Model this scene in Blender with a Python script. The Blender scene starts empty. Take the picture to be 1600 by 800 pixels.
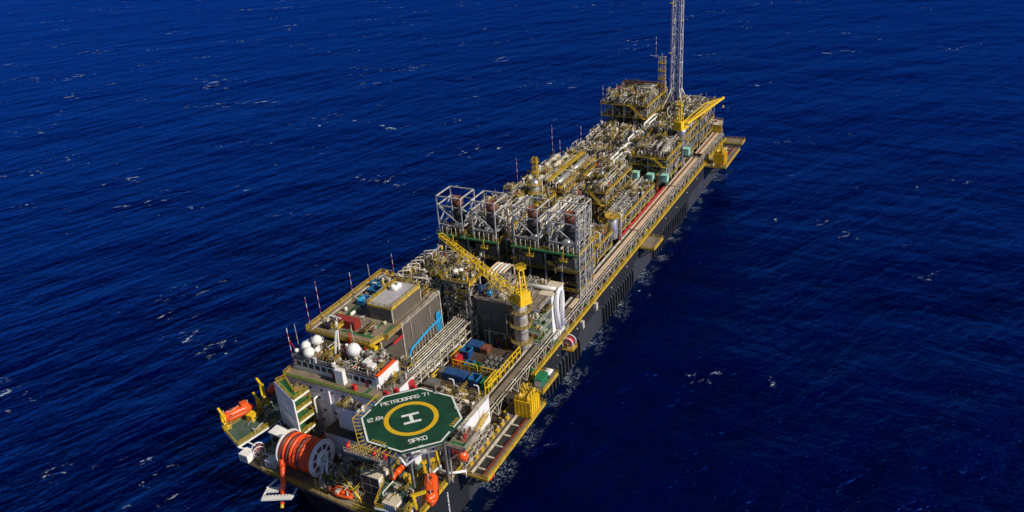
import bpy, math, random
from mathutils import Vector, Matrix
S = bpy.context.scene
COL = S.collection
rnd = random.Random(7)

# ------------------------------------------------------------------ camera
cam = bpy.data.cameras.new('camera'); co = bpy.data.objects.new('camera', cam); COL.objects.link(co)
cam.sensor_width = 36; cam.lens = 29.108; cam.clip_start = 1; cam.clip_end = 60000
Rt = ((0.45411081, -0.42258376, 0.7843509), (-0.88867408, -0.15202068, 0.43260617), (-0.06357478, -0.89348345, -0.44457347))
co.matrix_world = Matrix(((Rt[0][0], -Rt[0][1], -Rt[0][2], -118.0), (Rt[1][0], -Rt[1][1], -Rt[1][2], -122.3),
                          (Rt[2][0], -Rt[2][1], -Rt[2][2], 155.0), (0, 0, 0, 1)))
S.camera = co
S.render.resolution_x, S.render.resolution_y = 1024, 512

# ------------------------------------------------------------------ sky and sun
SUN = Vector((-0.05, -0.81, 0.58)).normalized()          # towards the sun
w = bpy.data.worlds.new('World'); S.world = w; w.use_nodes = True
nt = w.node_tree; bg = nt.nodes['Background']
sky = nt.nodes.new('ShaderNodeTexSky'); sky.sky_type = 'NISHITA'; sky.sun_disc = False
sky.sun_elevation = math.asin(SUN.z); sky.sun_rotation = math.atan2(SUN.x, SUN.y)
sky.air_density = 1.0; sky.dust_density = 0.3; sky.ozone_density = 2.0
nt.links.new(sky.outputs[0], bg.inputs[0]); bg.inputs[1].default_value = 0.05
sl = bpy.data.lights.new('sun', 'SUN'); sl.energy = 5.0; sl.angle = math.radians(.5); sl.color = (1, .91, .78)
so = bpy.data.objects.new('sun', sl); COL.objects.link(so); so.rotation_euler = SUN.to_track_quat('Z', 'Y').to_euler()
S.view_settings.view_transform = 'Standard'; S.view_settings.look = 'None'
S.view_settings.exposure = -0.12; S.view_settings.gamma = 1
try: S.view_settings.use_curve_mapping = False
except Exception: pass

# ------------------------------------------------------------------ materials
def mat(name, c, rough=.55, metal=0., var=.25, scale=.6, grime=.35, gcol=None, streak=False):
    m = bpy.data.materials.new(name); m.use_nodes = True; t = m.node_tree; n = t.nodes; L = t.links
    b = n['Principled BSDF']; b.inputs['Roughness'].default_value = rough; b.inputs['Metallic'].default_value = metal
    tc = n.new('ShaderNodeNewGeometry'); mp = n.new('ShaderNodeMapping'); L.new(tc.outputs['Position'], mp.inputs[0])
    if streak: mp.inputs['Scale'].default_value = (1, 1, .15)
    a = n.new('ShaderNodeTexNoise'); a.inputs['Scale'].default_value = scale; a.inputs['Detail'].default_value = 6
    L.new(mp.outputs[0], a.inputs['Vector'])
    r = n.new('ShaderNodeValToRGB'); r.color_ramp.elements[0].position = .3; r.color_ramp.elements[1].position = .7
    r.color_ramp.elements[0].color = (*[x*(1-var) for x in c], 1); r.color_ramp.elements[1].color = (*[min(1, x*(1+var)) for x in c], 1)
    L.new(a.outputs[0], r.inputs[0])
    g = n.new('ShaderNodeTexNoise'); g.inputs['Scale'].default_value = scale*3.1; g.inputs['Detail'].default_value = 8; g.inputs['Roughness'].default_value = .7
    L.new(mp.outputs[0], g.inputs['Vector'])
    gr = n.new('ShaderNodeMapRange'); gr.inputs[1].default_value = .52; gr.inputs[2].default_value = .72; gr.inputs[4].default_value = grime
    L.new(g.outputs[0], gr.inputs[0])
    mx = n.new('ShaderNodeMix'); mx.data_type = 'RGBA'; L.new(gr.outputs[0], mx.inputs[0]); L.new(r.outputs[0], mx.inputs[6])
    mx.inputs[7].default_value = (*(gcol or (.09, .05, .03)), 1)
    L.new(mx.outputs[2], b.inputs['Base Color'])
    return m
def stripes():
    m = mat('mast_stripes', (.7, .7, .68), .5); t = m.node_tree; n = t.nodes; b = n['Principled BSDF']; src = b.inputs['Base Color'].links[0].from_socket
    g = n.new('ShaderNodeNewGeometry'); x = n.new('ShaderNodeSeparateXYZ'); t.links.new(g.outputs['Position'], x.inputs[0])
    d = n.new('ShaderNodeMath'); d.operation = 'MULTIPLY'; d.inputs[1].default_value = .36; t.links.new(x.outputs[2], d.inputs[0])
    f = n.new('ShaderNodeMath'); f.operation = 'FRACT'; t.links.new(d.outputs[0], f.inputs[0])
    c = n.new('ShaderNodeMath'); c.operation = 'GREATER_THAN'; c.inputs[1].default_value = .5; t.links.new(f.outputs[0], c.inputs[0])
    k = n.new('ShaderNodeMix'); k.data_type = 'RGBA'; t.links.new(c.outputs[0], k.inputs[0]); t.links.new(src, k.inputs[6]); k.inputs[7].default_value = (.45, .02, .02, 1)
    t.links.new(k.outputs[2], b.inputs['Base Color']); return m
M = dict(
    steel=mat('pipe_cream', (.54, .49, .40), .5, 0, .45, .45, .65), grey=mat('frame_grey', (.36, .35, .325), .5, 0, .25, .4, .4), mast=stripes(),
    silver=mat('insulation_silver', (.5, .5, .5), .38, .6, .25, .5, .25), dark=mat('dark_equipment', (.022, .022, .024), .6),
    mid=mat('mid_grey_paint', (.13, .128, .12), .6), frame=mat('cage_grey', (.47, .465, .44), .5, 0, .22, .4, .45), yellow=mat('yellow_paint', (.56, .37, .025), .5, 0, .3, .8, .55),
    craneyellow=mat('crane_yellow', (.8, .52, .012), .4, 0, .1, .5, .12), red=mat('red_paint', (.5, .02, .02), .45),
    brick=mat('container_red', (.3, .03, .025), .5, 0, .2, .8, .3), orange=mat('lifeboat_orange', (.82, .1, .012), .35, 0, .08, .6, .12),
    hose=mat('hose_orange', (.88, .085, .01), .4, 0, .1, .5, .12), hosedark=mat('hose_dark', (.15, .03, .02), .5, 0, .25, .5, .3),
    green=mat('helideck_green', (.006, .052, .025), .6, 0, .35, .3, .5, (.014, .022, .017)), walkgreen=mat('walkway_green', (.025, .14, .045), .6),
    deckgreen=mat('green_deck', (.055, .11, .085), .6, 0, .25, .4, .4), tan=mat('deck_tan', (.215, .17, .125), .7, 0, .25, .3, .5),
    deckdark=mat('deck_brown', (.06, .043, .03), .7, 0, .35, .3, .5), grate=mat('grating', (.032, .03, .027), .7, 0, .3, .5, .3),
    white=mat('white_paint', (.8, .79, .76), .45, 0, .06, .4, .25, (.35, .22, .12), True), offwhite=mat('accommodation_white', (.74, .74, .76), .5, 0, .07, .3, .2, (.35, .25, .18), True),
    marking=mat('marking_white', (.78, .78, .74), .6, 0, .12, 1, .35, (.12, .16, .13)), markyellow=mat('marking_yellow', (.7, .42, .01), .6, 0, .08, 1, .15),
    hull=mat('hull_black', (.006, .0064, .009), .75, 0, .4, .15, .5, (.02, .015, .012), True), rib=mat('rib_black', (.022, .023, .027), .6, 0, .3, .15, .3), boot=mat('hull_grey', (.032, .032, .036), .65, 0, .25, .15, .3, (.015, .015, .015), True),
    wall=mat('fire_wall_brown', (.11, .09, .068), .7, 0, .15, .3, .4, (.07, .05, .035), True), darkwall=mat('grey_building', (.09, .092, .1), .6, 0, .12, .3, .3),
    cream=mat('flare_cream', (.7, .655, .56), .5, 0, .1, .4, .3), rust=mat('rust_stack', (.17, .055, .03), .7, 0, .35, .8, .4), blue=mat('container_blue', (.015, .07, .22), .5), rail=mat('weathered_rail', (.4, .285, .035), .6, 0, .4, .8, .65), cyan=mat('pipe_blue', (.02, .32, .62), .4, 0, .1),
    mint=mat('mint_enclosure', (.3, .62, .5), .5, 0, .1), glass=mat('dark_glass', (.02, .025, .03), .1, 0, .1, 1, 0), roof=mat('roof_lavender', (.42, .41, .44), .6, 0, .15, .4, .3),
    peach=mat('pipe_rack_peach', (.62, .47, .33), .6, 0, .15, .25, .3), contgreen=mat('container_green', (.01, .17, .07), .5), roofbeige=mat('roof_beige', (.6, .52, .4), .6, 0, .1))

# ------------------------------------------------------------------ mesh builder
class MB:
    def __init__(s): s.v = []; s.f = []; s.X = None; s.smooth = False
    def add(s, vs, fs):
        k = len(s.v)
        if s.X is not None: vs = [s.X @ Vector(v) for v in vs]
        s.v += [tuple(v) for v in vs]; s.f += [tuple(i+k for i in f) for f in fs]; return s
    def box(s, x0, x1, y0, y1, z0, z1):
        return s.add([(x0,y0,z0),(x1,y0,z0),(x1,y1,z0),(x0,y1,z0),(x0,y0,z1),(x1,y0,z1),(x1,y1,z1),(x0,y1,z1)],
                     [(3,2,1,0),(4,5,6,7),(0,1,5,4),(1,2,6,5),(2,3,7,6),(3,0,4,7)])
    def beam(s, a, b, t=.3, h=None):
        a = Vector(a); b = Vector(b); d = b-a
        if d.length < 1e-4: return s
        d.normalize(); up = Vector((0,0,1)) if abs(d.z) < .95 else Vector((1,0,0))
        u = d.cross(up).normalized(); v = u.cross(d); h = h or t; u *= t/2; v *= h/2
        return s.add([a-u-v,a+u-v,a+u+v,a-u+v,b-u-v,b+u-v,b+u+v,b-u+v],[(3,2,1,0),(4,5,6,7),(0,1,5,4),(1,2,6,5),(2,3,7,6),(3,0,4,7)])
    def path(s, pts, r, n=6, fil=None):
        P = [Vector(p) for p in pts]; fil = fil if fil is not None else r*2.2
        Q = [P[0]]
        for i in range(1, len(P)-1):
            if fil == 0: Q.append(P[i]); continue
            a = P[i-1]-P[i]; b = P[i+1]-P[i]; q = min(fil, a.length*.45, b.length*.45)
            p0 = P[i]+a.normalized()*q; p1 = P[i]+b.normalized()*q
            Q += [p0, (p0+p1)/2*.5+P[i]*.5, p1]
        Q.append(P[-1]); vs = []; fs = []; u = None
        for i, q in enumerate(Q):
            d = (Q[min(i+1, len(Q)-1)]-Q[max(i-1, 0)])
            if d.length < 1e-6: d = Vector((0,0,1))
            d.normalize()
            if u is None: u = d.cross(Vector((0,0,1)) if abs(d.z) < .9 else Vector((1,0,0))).normalized()
            u = (u-d*u.dot(d))
            if u.length < 1e-4: u = d.orthogonal()
            u.normalize(); v = d.cross(u)
            vs += [q+u*r*math.cos(2*math.pi*k/n)+v*r*math.sin(2*math.pi*k/n) for k in range(n)]
        m = len(Q)
        for i in range(m-1):
            for k in range(n): fs.append((i*n+k, i*n+(k+1)%n, (i+1)*n+(k+1)%n, (i+1)*n+k))
        fs.append(tuple(range(n))[::-1]); fs.append(tuple((m-1)*n+k for k in range(n)))
        return s.add(vs, fs)
    def tube(s, a, b, r, n=8): return s.path([a, b], r, n)
    def lathe(s, base, axis, prof, n=16):          # prof = [(distance along axis, radius)]
        base = Vector(base); d = Vector(axis).normalized(); u = d.orthogonal().normalized(); v = d.cross(u); vs = []; fs = []
        for h, r in prof: vs += [base+d*h+u*r*math.cos(2*math.pi*k/n)+v*r*math.sin(2*math.pi*k/n) for k in range(n)]
        for i in range(len(prof)-1):
            for k in range(n): fs.append((i*n+k, i*n+(k+1)%n, (i+1)*n+(k+1)%n, (i+1)*n+k))
        fs.append(tuple(range(n))[::-1]); fs.append(tuple((len(prof)-1)*n+k for k in range(n)))
        return s.add(vs, fs)
    def vessel(s, a, b, r, n=14):
        a = Vector(a); b = Vector(b); L = (b-a).length; k = r*.5
        return s.lathe(a, b-a, [(0, r*.15), (k*.3, r*.6), (k, r), (L-k, r), (L-k*.3, r*.6), (L, r*.15)], n)
    def sphere(s, c, r, n=20):
        return s.lathe(Vector(c)-Vector((0,0,r)), (0,0,1), [(r-r*math.cos(math.pi*i/12), max(.01, r*math.sin(math.pi*i/12))) for i in range(13)], n)
    def rail(s, pts, z=0, h=1.15, t=.09, step=2.2, closed=False):
        P = [Vector((*p[:2], p[2] if len(p) > 2 else z)) for p in pts]
        if closed: P.append(P[0])
        for a, b in zip(P, P[1:]):
            for q in (h*.5, h): s.beam(a+Vector((0,0,q)), b+Vector((0,0,q)), t)
            s.beam(a+Vector((0,0,.1)), b+Vector((0,0,.1)), .05, .16)
            k = max(1, int((b-a).length/step))
            for i in range(k+1):
                p = a.lerp(b, i/k); s.beam(p, p+Vector((0,0,h)), t)
        return s
    def poly(s, pts, z0, z1):
        n = len(pts)
        return s.add([(*p, z0) for p in pts]+[(*p, z1) for p in pts], [tuple(range(n))[::-1], tuple(range(n, 2*n))]+[(i, (i+1)%n, n+(i+1)%n, n+i) for i in range(n)])
    def truss(s, a, b, w, h, n, t=.16, tb=.1, taper=1.):   # four chord lattice from a to b
        a = Vector(a); b = Vector(b); d = (b-a).normalized(); up = Vector((0,0,1)) if abs(d.z) < .9 else Vector((1,0,0))
        u = d.cross(up).normalized(); v = u.cross(d)
        def c(i):
            k = 1+(taper-1)*i/n; p = a.lerp(b, i/n)
            return [p+u*(w/2*k*x)+v*(h/2*k*y) for x, y in ((-1,-1),(1,-1),(1,1),(-1,1))]
        for i in range(n):
            A, B = c(i), c(i+1)
            for k in range(4):
                s.beam(A[k], B[k], t); s.beam(A[k], A[(k+1)%4], tb)
                s.beam(A[k] if i % 2 else A[(k+1)%4], B[(k+1)%4] if i % 2 else B[k], tb)
        B = c(n)
        for k in range(4): s.beam(B[k], B[(k+1)%4], tb)
        return s
    def build(s, name, m, parent=None, smooth=False):
        me = bpy.data.meshes.new(name); o = Vector((0,0,0))
        if parent is not None:
            p = parent
            while p is not None: o = o+p.location; p = p.parent
        me.from_pydata([tuple(Vector(v)-o) for v in s.v], [], s.f); me.materials.append(M[m] if isinstance(m, str) else m)
        if smooth or s.smooth: me.polygons.foreach_set('use_smooth', [len(f) < 6 for f in s.f])
        ob = bpy.data.objects.new(name, me); COL.objects.link(ob); ob.parent = parent
        return ob

def tag(o, label, cat, group=None):
    o['label'] = label; o['category'] = cat
    if group: o['group'] = group
    return o
def thing(name, label, cat, loc, group=None):
    o = bpy.data.objects.new(name, None); COL.objects.link(o); o.location = loc; o.empty_display_size = .5
    return tag(o, label, cat, group)
def children(o): return [c for c in bpy.data.objects if c.parent == o]
def dup(o, loc, label=None, group=None, parent=None, rz=None):
    c = o.copy(); COL.objects.link(c); c.parent = parent
    if parent is None:
        c.location = loc
        if rz is not None: c.rotation_euler.z = rz
        if label: c['label'] = label
        if group: c['group'] = group
    for ch in children(o): dup(ch, None, parent=c)
    return c
def stuff(o): o['kind'] = 'stuff'; return o

# stroke letters, squared like deck stencils (4 wide, 6 high)
GL = {'P': [[(0,0),(0,6),(3.3,6),(4,5.3),(4,3.4),(3.3,2.7),(0,2.7)]], 'E': [[(4,0),(0,0),(0,6),(4,6)],[(0,3),(3.3,3)]], 'T': [[(0,6),(4,6)],[(2,6),(2,0)]],
 'R': [[(0,0),(0,6),(3.3,6),(4,5.3),(4,3.4),(3.3,2.7),(0,2.7)],[(2,2.7),(4,0)]], 'O': [[(.7,0),(0,.7),(0,5.3),(.7,6),(3.3,6),(4,5.3),(4,.7),(3.3,0),(.7,0)]],
 'B': [[(0,0),(0,6),(3.3,6),(4,5.3),(4,3.7),(3.3,3.1),(0,3.1)],[(3.3,3.1),(4,2.4),(4,.7),(3.3,0),(0,0)]], 'A': [[(0,0),(0,5.3),(.7,6),(3.3,6),(4,5.3),(4,0)],[(0,2.6),(4,2.6)]],
 'S': [[(0,0),(3.3,0),(4,.7),(4,2.3),(3.3,3),(.7,3),(0,3.7),(0,5.3),(.7,6),(4,6)]], '7': [[(0,6),(4,6),(2,0)]], '1': [[(2,0),(2,6)]],
 '2': [[(0,6),(3.3,6),(4,5.3),(4,3.7),(3.3,3),(.7,3),(0,2.3),(0,0),(4,0)]], '.': [[(1.7,0),(1.7,.9)]],
 '8': [[(.7,3),(0,3.7),(0,5.3),(.7,6),(3.3,6),(4,5.3),(4,3.7),(3.3,3),(.7,3),(0,2.3),(0,.7),(.7,0),(3.3,0),(4,.7),(4,2.3),(3.3,3)]],
 't': [[(1.2,5),(1.2,.7),(1.9,0),(3,0)],[(0,3.6),(2.8,3.6)]], '9': [[(0,0),(3.3,0),(4,.7),(4,5.3),(3.3,6),(.7,6),(0,5.3),(0,3.7),(.7,3),(4,3)]],
 'K': [[(0,0),(0,6)],[(4,6),(.4,3),(4,0)]], 'D': [[(0,0),(0,6),(3,6),(4,5),(4,1),(3,0),(0,0)]], '6': [[(4,6),(.7,6),(0,5.3),(0,.7),(.7,0),(3.3,0),(4,.7),(4,2.4),(3.3,3.1),(0,3.1)]], '0': None}
GL['0'] = GL['O']
ADV = {'.': 3.0, ' ': 3.0, '1': 3.6, 't': 4.4}
def lettering(txt, c, right, up, height, z, wd=.9, normal=None):
    mb = MB(); k = height/6; tot = sum(ADV.get(ch, 5.15) for ch in txt)-1.15; x = -tot/2; q = 0
    right = Vector(right).normalized(); up = Vector(up).normalized(); nrm = right.cross(up); c = Vector(c)
    for ch in txt:
        for line in (GL.get(ch) or []):
            for a, b in zip(line, line[1:]):
                a = Vector(a); b = Vector(b); d = (b-a).normalized(); p = Vector((-d.y, d.x))*wd/2; e = d*wd*.35; q += 1
                vs = [a-e-p, b+e-p, b+e+p, a-e+p]
                mb.add([c+right*((v.x+x)*k)+up*((v.y-3)*k)+nrm*(z+.0012*(q % 9)) for v in vs], [(0,1,2,3)])
        x += ADV.get(ch, 5.15)
    return mb

# ------------------------------------------------------------------ sea
def sea():
    m = bpy.data.materials.new('sea_water'); m.use_nodes = True; t = m.node_tree; n = t.nodes; L = t.links; b = n['Principled BSDF']
    g = n.new('ShaderNodeNewGeometry')
    def mp(rot, sc):
        q = n.new('ShaderNodeMapping'); q.vector_type = 'TEXTURE'; q.inputs['Rotation'].default_value = (0, 0, math.radians(rot))
        q.inputs['Scale'].default_value = sc; L.new(g.outputs['Position'], q.inputs[0]); return q.outputs[0]
    def noise(v, scale, det=3, rough=.5, dist=0):
        q = n.new('ShaderNodeTexNoise'); q.inputs['Scale'].default_value = scale; q.inputs['Detail'].default_value = det
        q.inputs['Roughness'].default_value = rough; q.inputs['Distortion'].default_value = dist; L.new(v, q.inputs['Vector']); return q.outputs[0]
    def mth(op, a, c=None, d=None):
        q = n.new('ShaderNodeMath'); q.operation = op
        for i, x in enumerate((a, c, d)):
            if x is None: continue
            if isinstance(x, (int, float)): q.inputs[i].default_value = x
            else: L.new(x, q.inputs[i])
        return q.outputs[0]
    def rng(a, lo, hi, o0=0, o1=1):
        q = n.new('ShaderNodeMapRange'); L.new(a, q.inputs[0])
        for i, x in enumerate((lo, hi, o0, o1)): q.inputs[i+1].default_value = x
        return q.outputs[0]
    V1 = mp(-20, (3.6, 1, 1)); V2 = mp(-96, (3.0, 1, 1)); V3 = mp(-45, (1.8, 1, 1)); V4 = mp(-26, (2.4, 1, 1))
    swell = noise(V1, .085, 3, .55, .3); wave = noise(V2, .075, 3, .55, .3); chop = noise(V4, .3, 4, .6, .4); rip = noise(V3, 1.1, 4, .65, .3); long_ = noise(mp(-50, (2, 1, 1)), .018, 2)
    def bump(h, dist, prev=None, st=1):
        q = n.new('ShaderNodeBump'); q.inputs['Distance'].default_value = dist; q.inputs['Strength'].default_value = st; L.new(h, q.inputs['Height'])
        if prev: L.new(prev, q.inputs['Normal'])
        return q.outputs[0]
    N = bump(long_, 7); N = bump(swell, 2.8, N); N = bump(wave, 1.5, N); N = bump(chop, .9, N); N = bump(rip, .26, N)
    # deep blue water body, slightly lighter in wave crests
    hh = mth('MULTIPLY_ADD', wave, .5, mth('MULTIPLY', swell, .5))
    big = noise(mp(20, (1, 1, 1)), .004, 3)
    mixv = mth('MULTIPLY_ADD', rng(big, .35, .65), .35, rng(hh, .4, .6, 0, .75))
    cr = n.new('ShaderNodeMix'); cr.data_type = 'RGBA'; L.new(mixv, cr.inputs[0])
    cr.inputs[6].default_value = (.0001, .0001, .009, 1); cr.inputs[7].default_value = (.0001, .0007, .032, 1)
    # whitecaps: small broken streaks on scattered crests
    sy = n.new('ShaderNodeSeparateXYZ'); L.new(g.outputs['Position'], sy.inputs[0])
    gust = rng(sy.outputs[1], -120, 90, -.035, .012)          # calmer lee water on one side of the ship
    area = rng(mth('ADD', noise(mp(-64, (1.5, 1, 1)), .027, 3, .6, 0), gust), .585, .66)
    crest = rng(noise(mp(-35, (1.9, 1, 1)), .24, 5, .7, .9), .6, .645)
    fine = rng(noise(V3, 1.2, 5, .75, .5), .48, .56)
    cap = mth('MULTIPLY', mth('MULTIPLY', area, crest), fine)
    # wash along the starboard waterline
    sx = n.new('ShaderNodeSeparateXYZ'); L.new(g.outputs['Position'], sx.inputs[0])
    dy = mth('SUBTRACT', -27.0, sx.outputs[1])
    band = mth('MULTIPLY', mth('MULTIPLY', rng(dy, 7, .2), rng(dy, -2, -1.5)), rng(sx.outputs[0], 290, 282)); band = mth('MULTIPLY', band, rng(sx.outputs[0], -4, 4))
    wash = mth('MULTIPLY', band, rng(noise(mp(0, (1, 1, 1)), .8, 7, .8, 1.6), .52, .6)); wash = mth('MULTIPLY', wash, rng(noise(mp(0, (1, 1, 1)), .11, 3), .47, .6))
    foam = mth('MINIMUM', mth('ADD', cap, mth('MULTIPLY', wash, .5)), 1)
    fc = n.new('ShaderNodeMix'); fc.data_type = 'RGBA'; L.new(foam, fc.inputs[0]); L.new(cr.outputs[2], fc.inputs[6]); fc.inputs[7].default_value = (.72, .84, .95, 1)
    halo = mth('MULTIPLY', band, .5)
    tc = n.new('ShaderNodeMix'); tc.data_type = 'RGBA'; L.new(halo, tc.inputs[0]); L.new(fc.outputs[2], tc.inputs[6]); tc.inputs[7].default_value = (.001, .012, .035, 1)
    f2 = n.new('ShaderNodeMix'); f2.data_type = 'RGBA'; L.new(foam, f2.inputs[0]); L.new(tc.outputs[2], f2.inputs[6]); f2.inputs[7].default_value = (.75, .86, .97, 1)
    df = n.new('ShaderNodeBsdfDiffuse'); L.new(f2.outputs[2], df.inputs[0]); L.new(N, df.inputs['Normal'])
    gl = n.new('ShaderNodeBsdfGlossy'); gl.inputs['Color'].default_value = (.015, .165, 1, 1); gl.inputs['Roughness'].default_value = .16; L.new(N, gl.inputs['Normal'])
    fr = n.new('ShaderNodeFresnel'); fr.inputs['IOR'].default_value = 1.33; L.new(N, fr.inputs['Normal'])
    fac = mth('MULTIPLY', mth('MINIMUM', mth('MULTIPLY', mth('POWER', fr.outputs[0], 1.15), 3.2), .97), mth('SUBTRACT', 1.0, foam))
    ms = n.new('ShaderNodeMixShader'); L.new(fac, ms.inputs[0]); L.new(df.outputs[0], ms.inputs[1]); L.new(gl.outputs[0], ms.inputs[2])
    L.new(ms.outputs[0], n['Material Output'].inputs['Surface']); n.remove(b)
    mb = MB(); R = 30000; mb.add([(-R,-R,0),(R,-R,0),(R,R,0),(-R,R,0)], [(0,1,2,3)])
    o = mb.build('sea', m); o['kind'] = 'structure'
sea()

# ------------------------------------------------------------------ hull
HD = 13.6
bow = [(-1.5, 26.0), (-2.5, 18), (-2.5, -18), (-1.5, -26.2)]
ship = thing('ship_hull', 'long black hull of the production ship floating on the dark blue sea', 'ship', (0, 0, 0))
out = [(290, -27), (290, 27), (1, 27)]+bow+[(1, -27)]
low = [(290, -27), (290, 27), (22, 27), (9, 21), (3.5, 10), (2.5, 0), (3.5, -12), (9, -27)]
topo = [(290, -27), (290, 27), (1, 27), (-1.5, 26), (-2.5, 18), (-2.5, 0), (-2.5, -18), (1, -27)]
hs_ = MB(); hs_.add([(*p, -3) for p in low]+[(*p, 7.5) for p in [(a[0]*.72+b[0]*.28, a[1]) for a, b in zip(low, topo)]]+[(*p, HD-.5) for p in topo],
    [tuple(range(8))[::-1], tuple(range(16, 24))]+[(r*8+i, r*8+(i+1) % 8, r*8+8+(i+1) % 8, r*8+8+i) for r in (0, 1) for i in range(8)])
hs_.build('hull_shell', 'hull', ship)
MB().poly(out, HD-.5, HD).build('main_deck', 'deckdark', ship)
MB().beam((1, -27.15, HD-.1), (290, -27.15, HD-.1), .35, .7).build('rubbing_strake', 'yellow', ship)
MB().beam((-2.6, -18, HD-.1), (-2.6, 18, HD-.1), .3, .6).build('bow_strake', 'tan', ship)
for i in range(62):
    x = 66+i*2.5
    if 96 < x < 118 or 150 < x < 172: continue
    MB().add([(x-.35,-27,1.0),(x+.35,-27,1.0),(x+.35,-27.9,.2),(x-.35,-27.9,.2),(x-.35,-27,7.4),(x+.35,-27,7.4),(x+.35,-27.7,6.4),(x-.35,-27.7,6.4)],
             [(3,2,1,0),(4,5,6,7),(0,1,5,4),(1,2,6,5),(2,3,7,6),(3,0,4,7)]).build('fender_rib', 'rib', ship)
for x0, x1, z0, z1 in ((22, 60, -.5, 4.2), (97, 117, -.5, 8.5), (150.5, 171, -.5, 8.5), (224, 289, -.5, 7)):
    MB().box(x0, x1, -27.03, -27, z0, z1).build('grey_hull_patch', 'boot', ship)
for x, z0, z1 in ((12.5, .5, 11), (146, 1.5, 7.5)):
    for i in range(int((z1-z0)/.75)):
        z = z0+i*.75; MB().box(x-.3+(i % 2)*.12, x+.25, -27.08, -27.05, z, z+.4).build('draft_mark', 'marking', ship)
for x, z in ((98, 10.5), (110, 11)): MB().box(x, x+1.6, -28, -27, z-1, z+1.6).build('anode_box', 'steel', ship)
for i in range(14):
    x = 64+i*15.7; MB().lathe((x, -27, 9.5+(i % 3)*.8), (0, -1, 0), [(0, .3), (.25, .3)], 8).build('overboard_outlet', 'steel', ship)
for i in range(23): MB().box(10+i*12.3, 10.06+i*12.3, -27.02, -27, 0, HD-.6).build('plate_seam', 'boot', ship)
MB().box(5, 289, -27.02, -27, 10.4, 10.46).build('plate_seam', 'boot', ship)
MB().rail([(-2.3, 18), (-2.3, -18)], HD).build('bow_railing', 'yellow', ship)
MB().rail([(1, -26.8), (16, -26.8)], HD).build('side_railing', 'yellow', ship)

# starboard pipe bridge running the whole side
pb = thing('pipe_bridge', 'long raised walkway and pipe bridge along the right edge of the ship', 'walkway', (160, -24.5, HD))
for a, b, m in ((30, 96, 'tan'), (96.5, 160, 'peach'), (161, 208, 'peach'), (209, 246, 'peach'), (252, 284, 'peach')):
    MB().box(a, b, -24.9, -23.4, 17.6, 17.9).build('walkway_plate', m, pb)
    MB().box(a, b, -23.2, -22.5, 17.3, 17.75).build('cable_tray', 'dark' if a < 100 else 'rust', pb)
    MB().box(a, b, -22.3, -21.6, 17.6, 17.95).build('cable_tray', 'peach' if a > 100 else 'steel', pb)
red = MB(); red.tube((150, -21.2, 18.4), (205, -21.2, 18.4), .35); red.build('fire_main', 'red', pb)
for k, (y, r, m) in enumerate(((-25.3, .16, 'steel'), (-25.7, .2, 'steel'), (-25.3, .13, 'rust'))):
    MB().tube((30, y, 17.2-.6*k), (285, y, 17.2-.6*k), r, 6).build('pipe', m, pb)
for i in range(44):
    x = 30+i*5.9; q = MB()
    q.beam((x, -26.6, HD), (x, -24.8, 17.5), .24); q.beam((x, -26.4, HD), (x, -26.4, 17), .2); q.beam((x, -22, HD), (x, -22, 17.3), .24)
    q.beam((x, -26.6, 17.4), (x, -21.6, 17.4), .24); q.beam((x, -26.5, HD), (x+2.9, -26.2, 17.2), .15); q.beam((x+5.9, -26.5, HD), (x+2.9, -26.2, 17.2), .15)
    q.build('bridge_frame', 'steel', pb)
MB().beam((30, -26.3, 17.3), (285, -26.3, 17.3), .18).build('edge_beam', 'steel', pb)
MB().rail([(62, -26.7), (285, -26.7)], HD, step=3).build('railing', 'yellow', pb)
for i in range(26):
    x = 64+i*8.6+rnd.uniform(-1, 1)
    MB().box(x, x+rnd.uniform(1.5, 3), -26.2, -25.2, HD, HD+rnd.uniform(.5, 1)).build('valve_box', rnd.choice(['contgreen', 'contgreen', 'yellow', 'mid']), pb)

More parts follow.
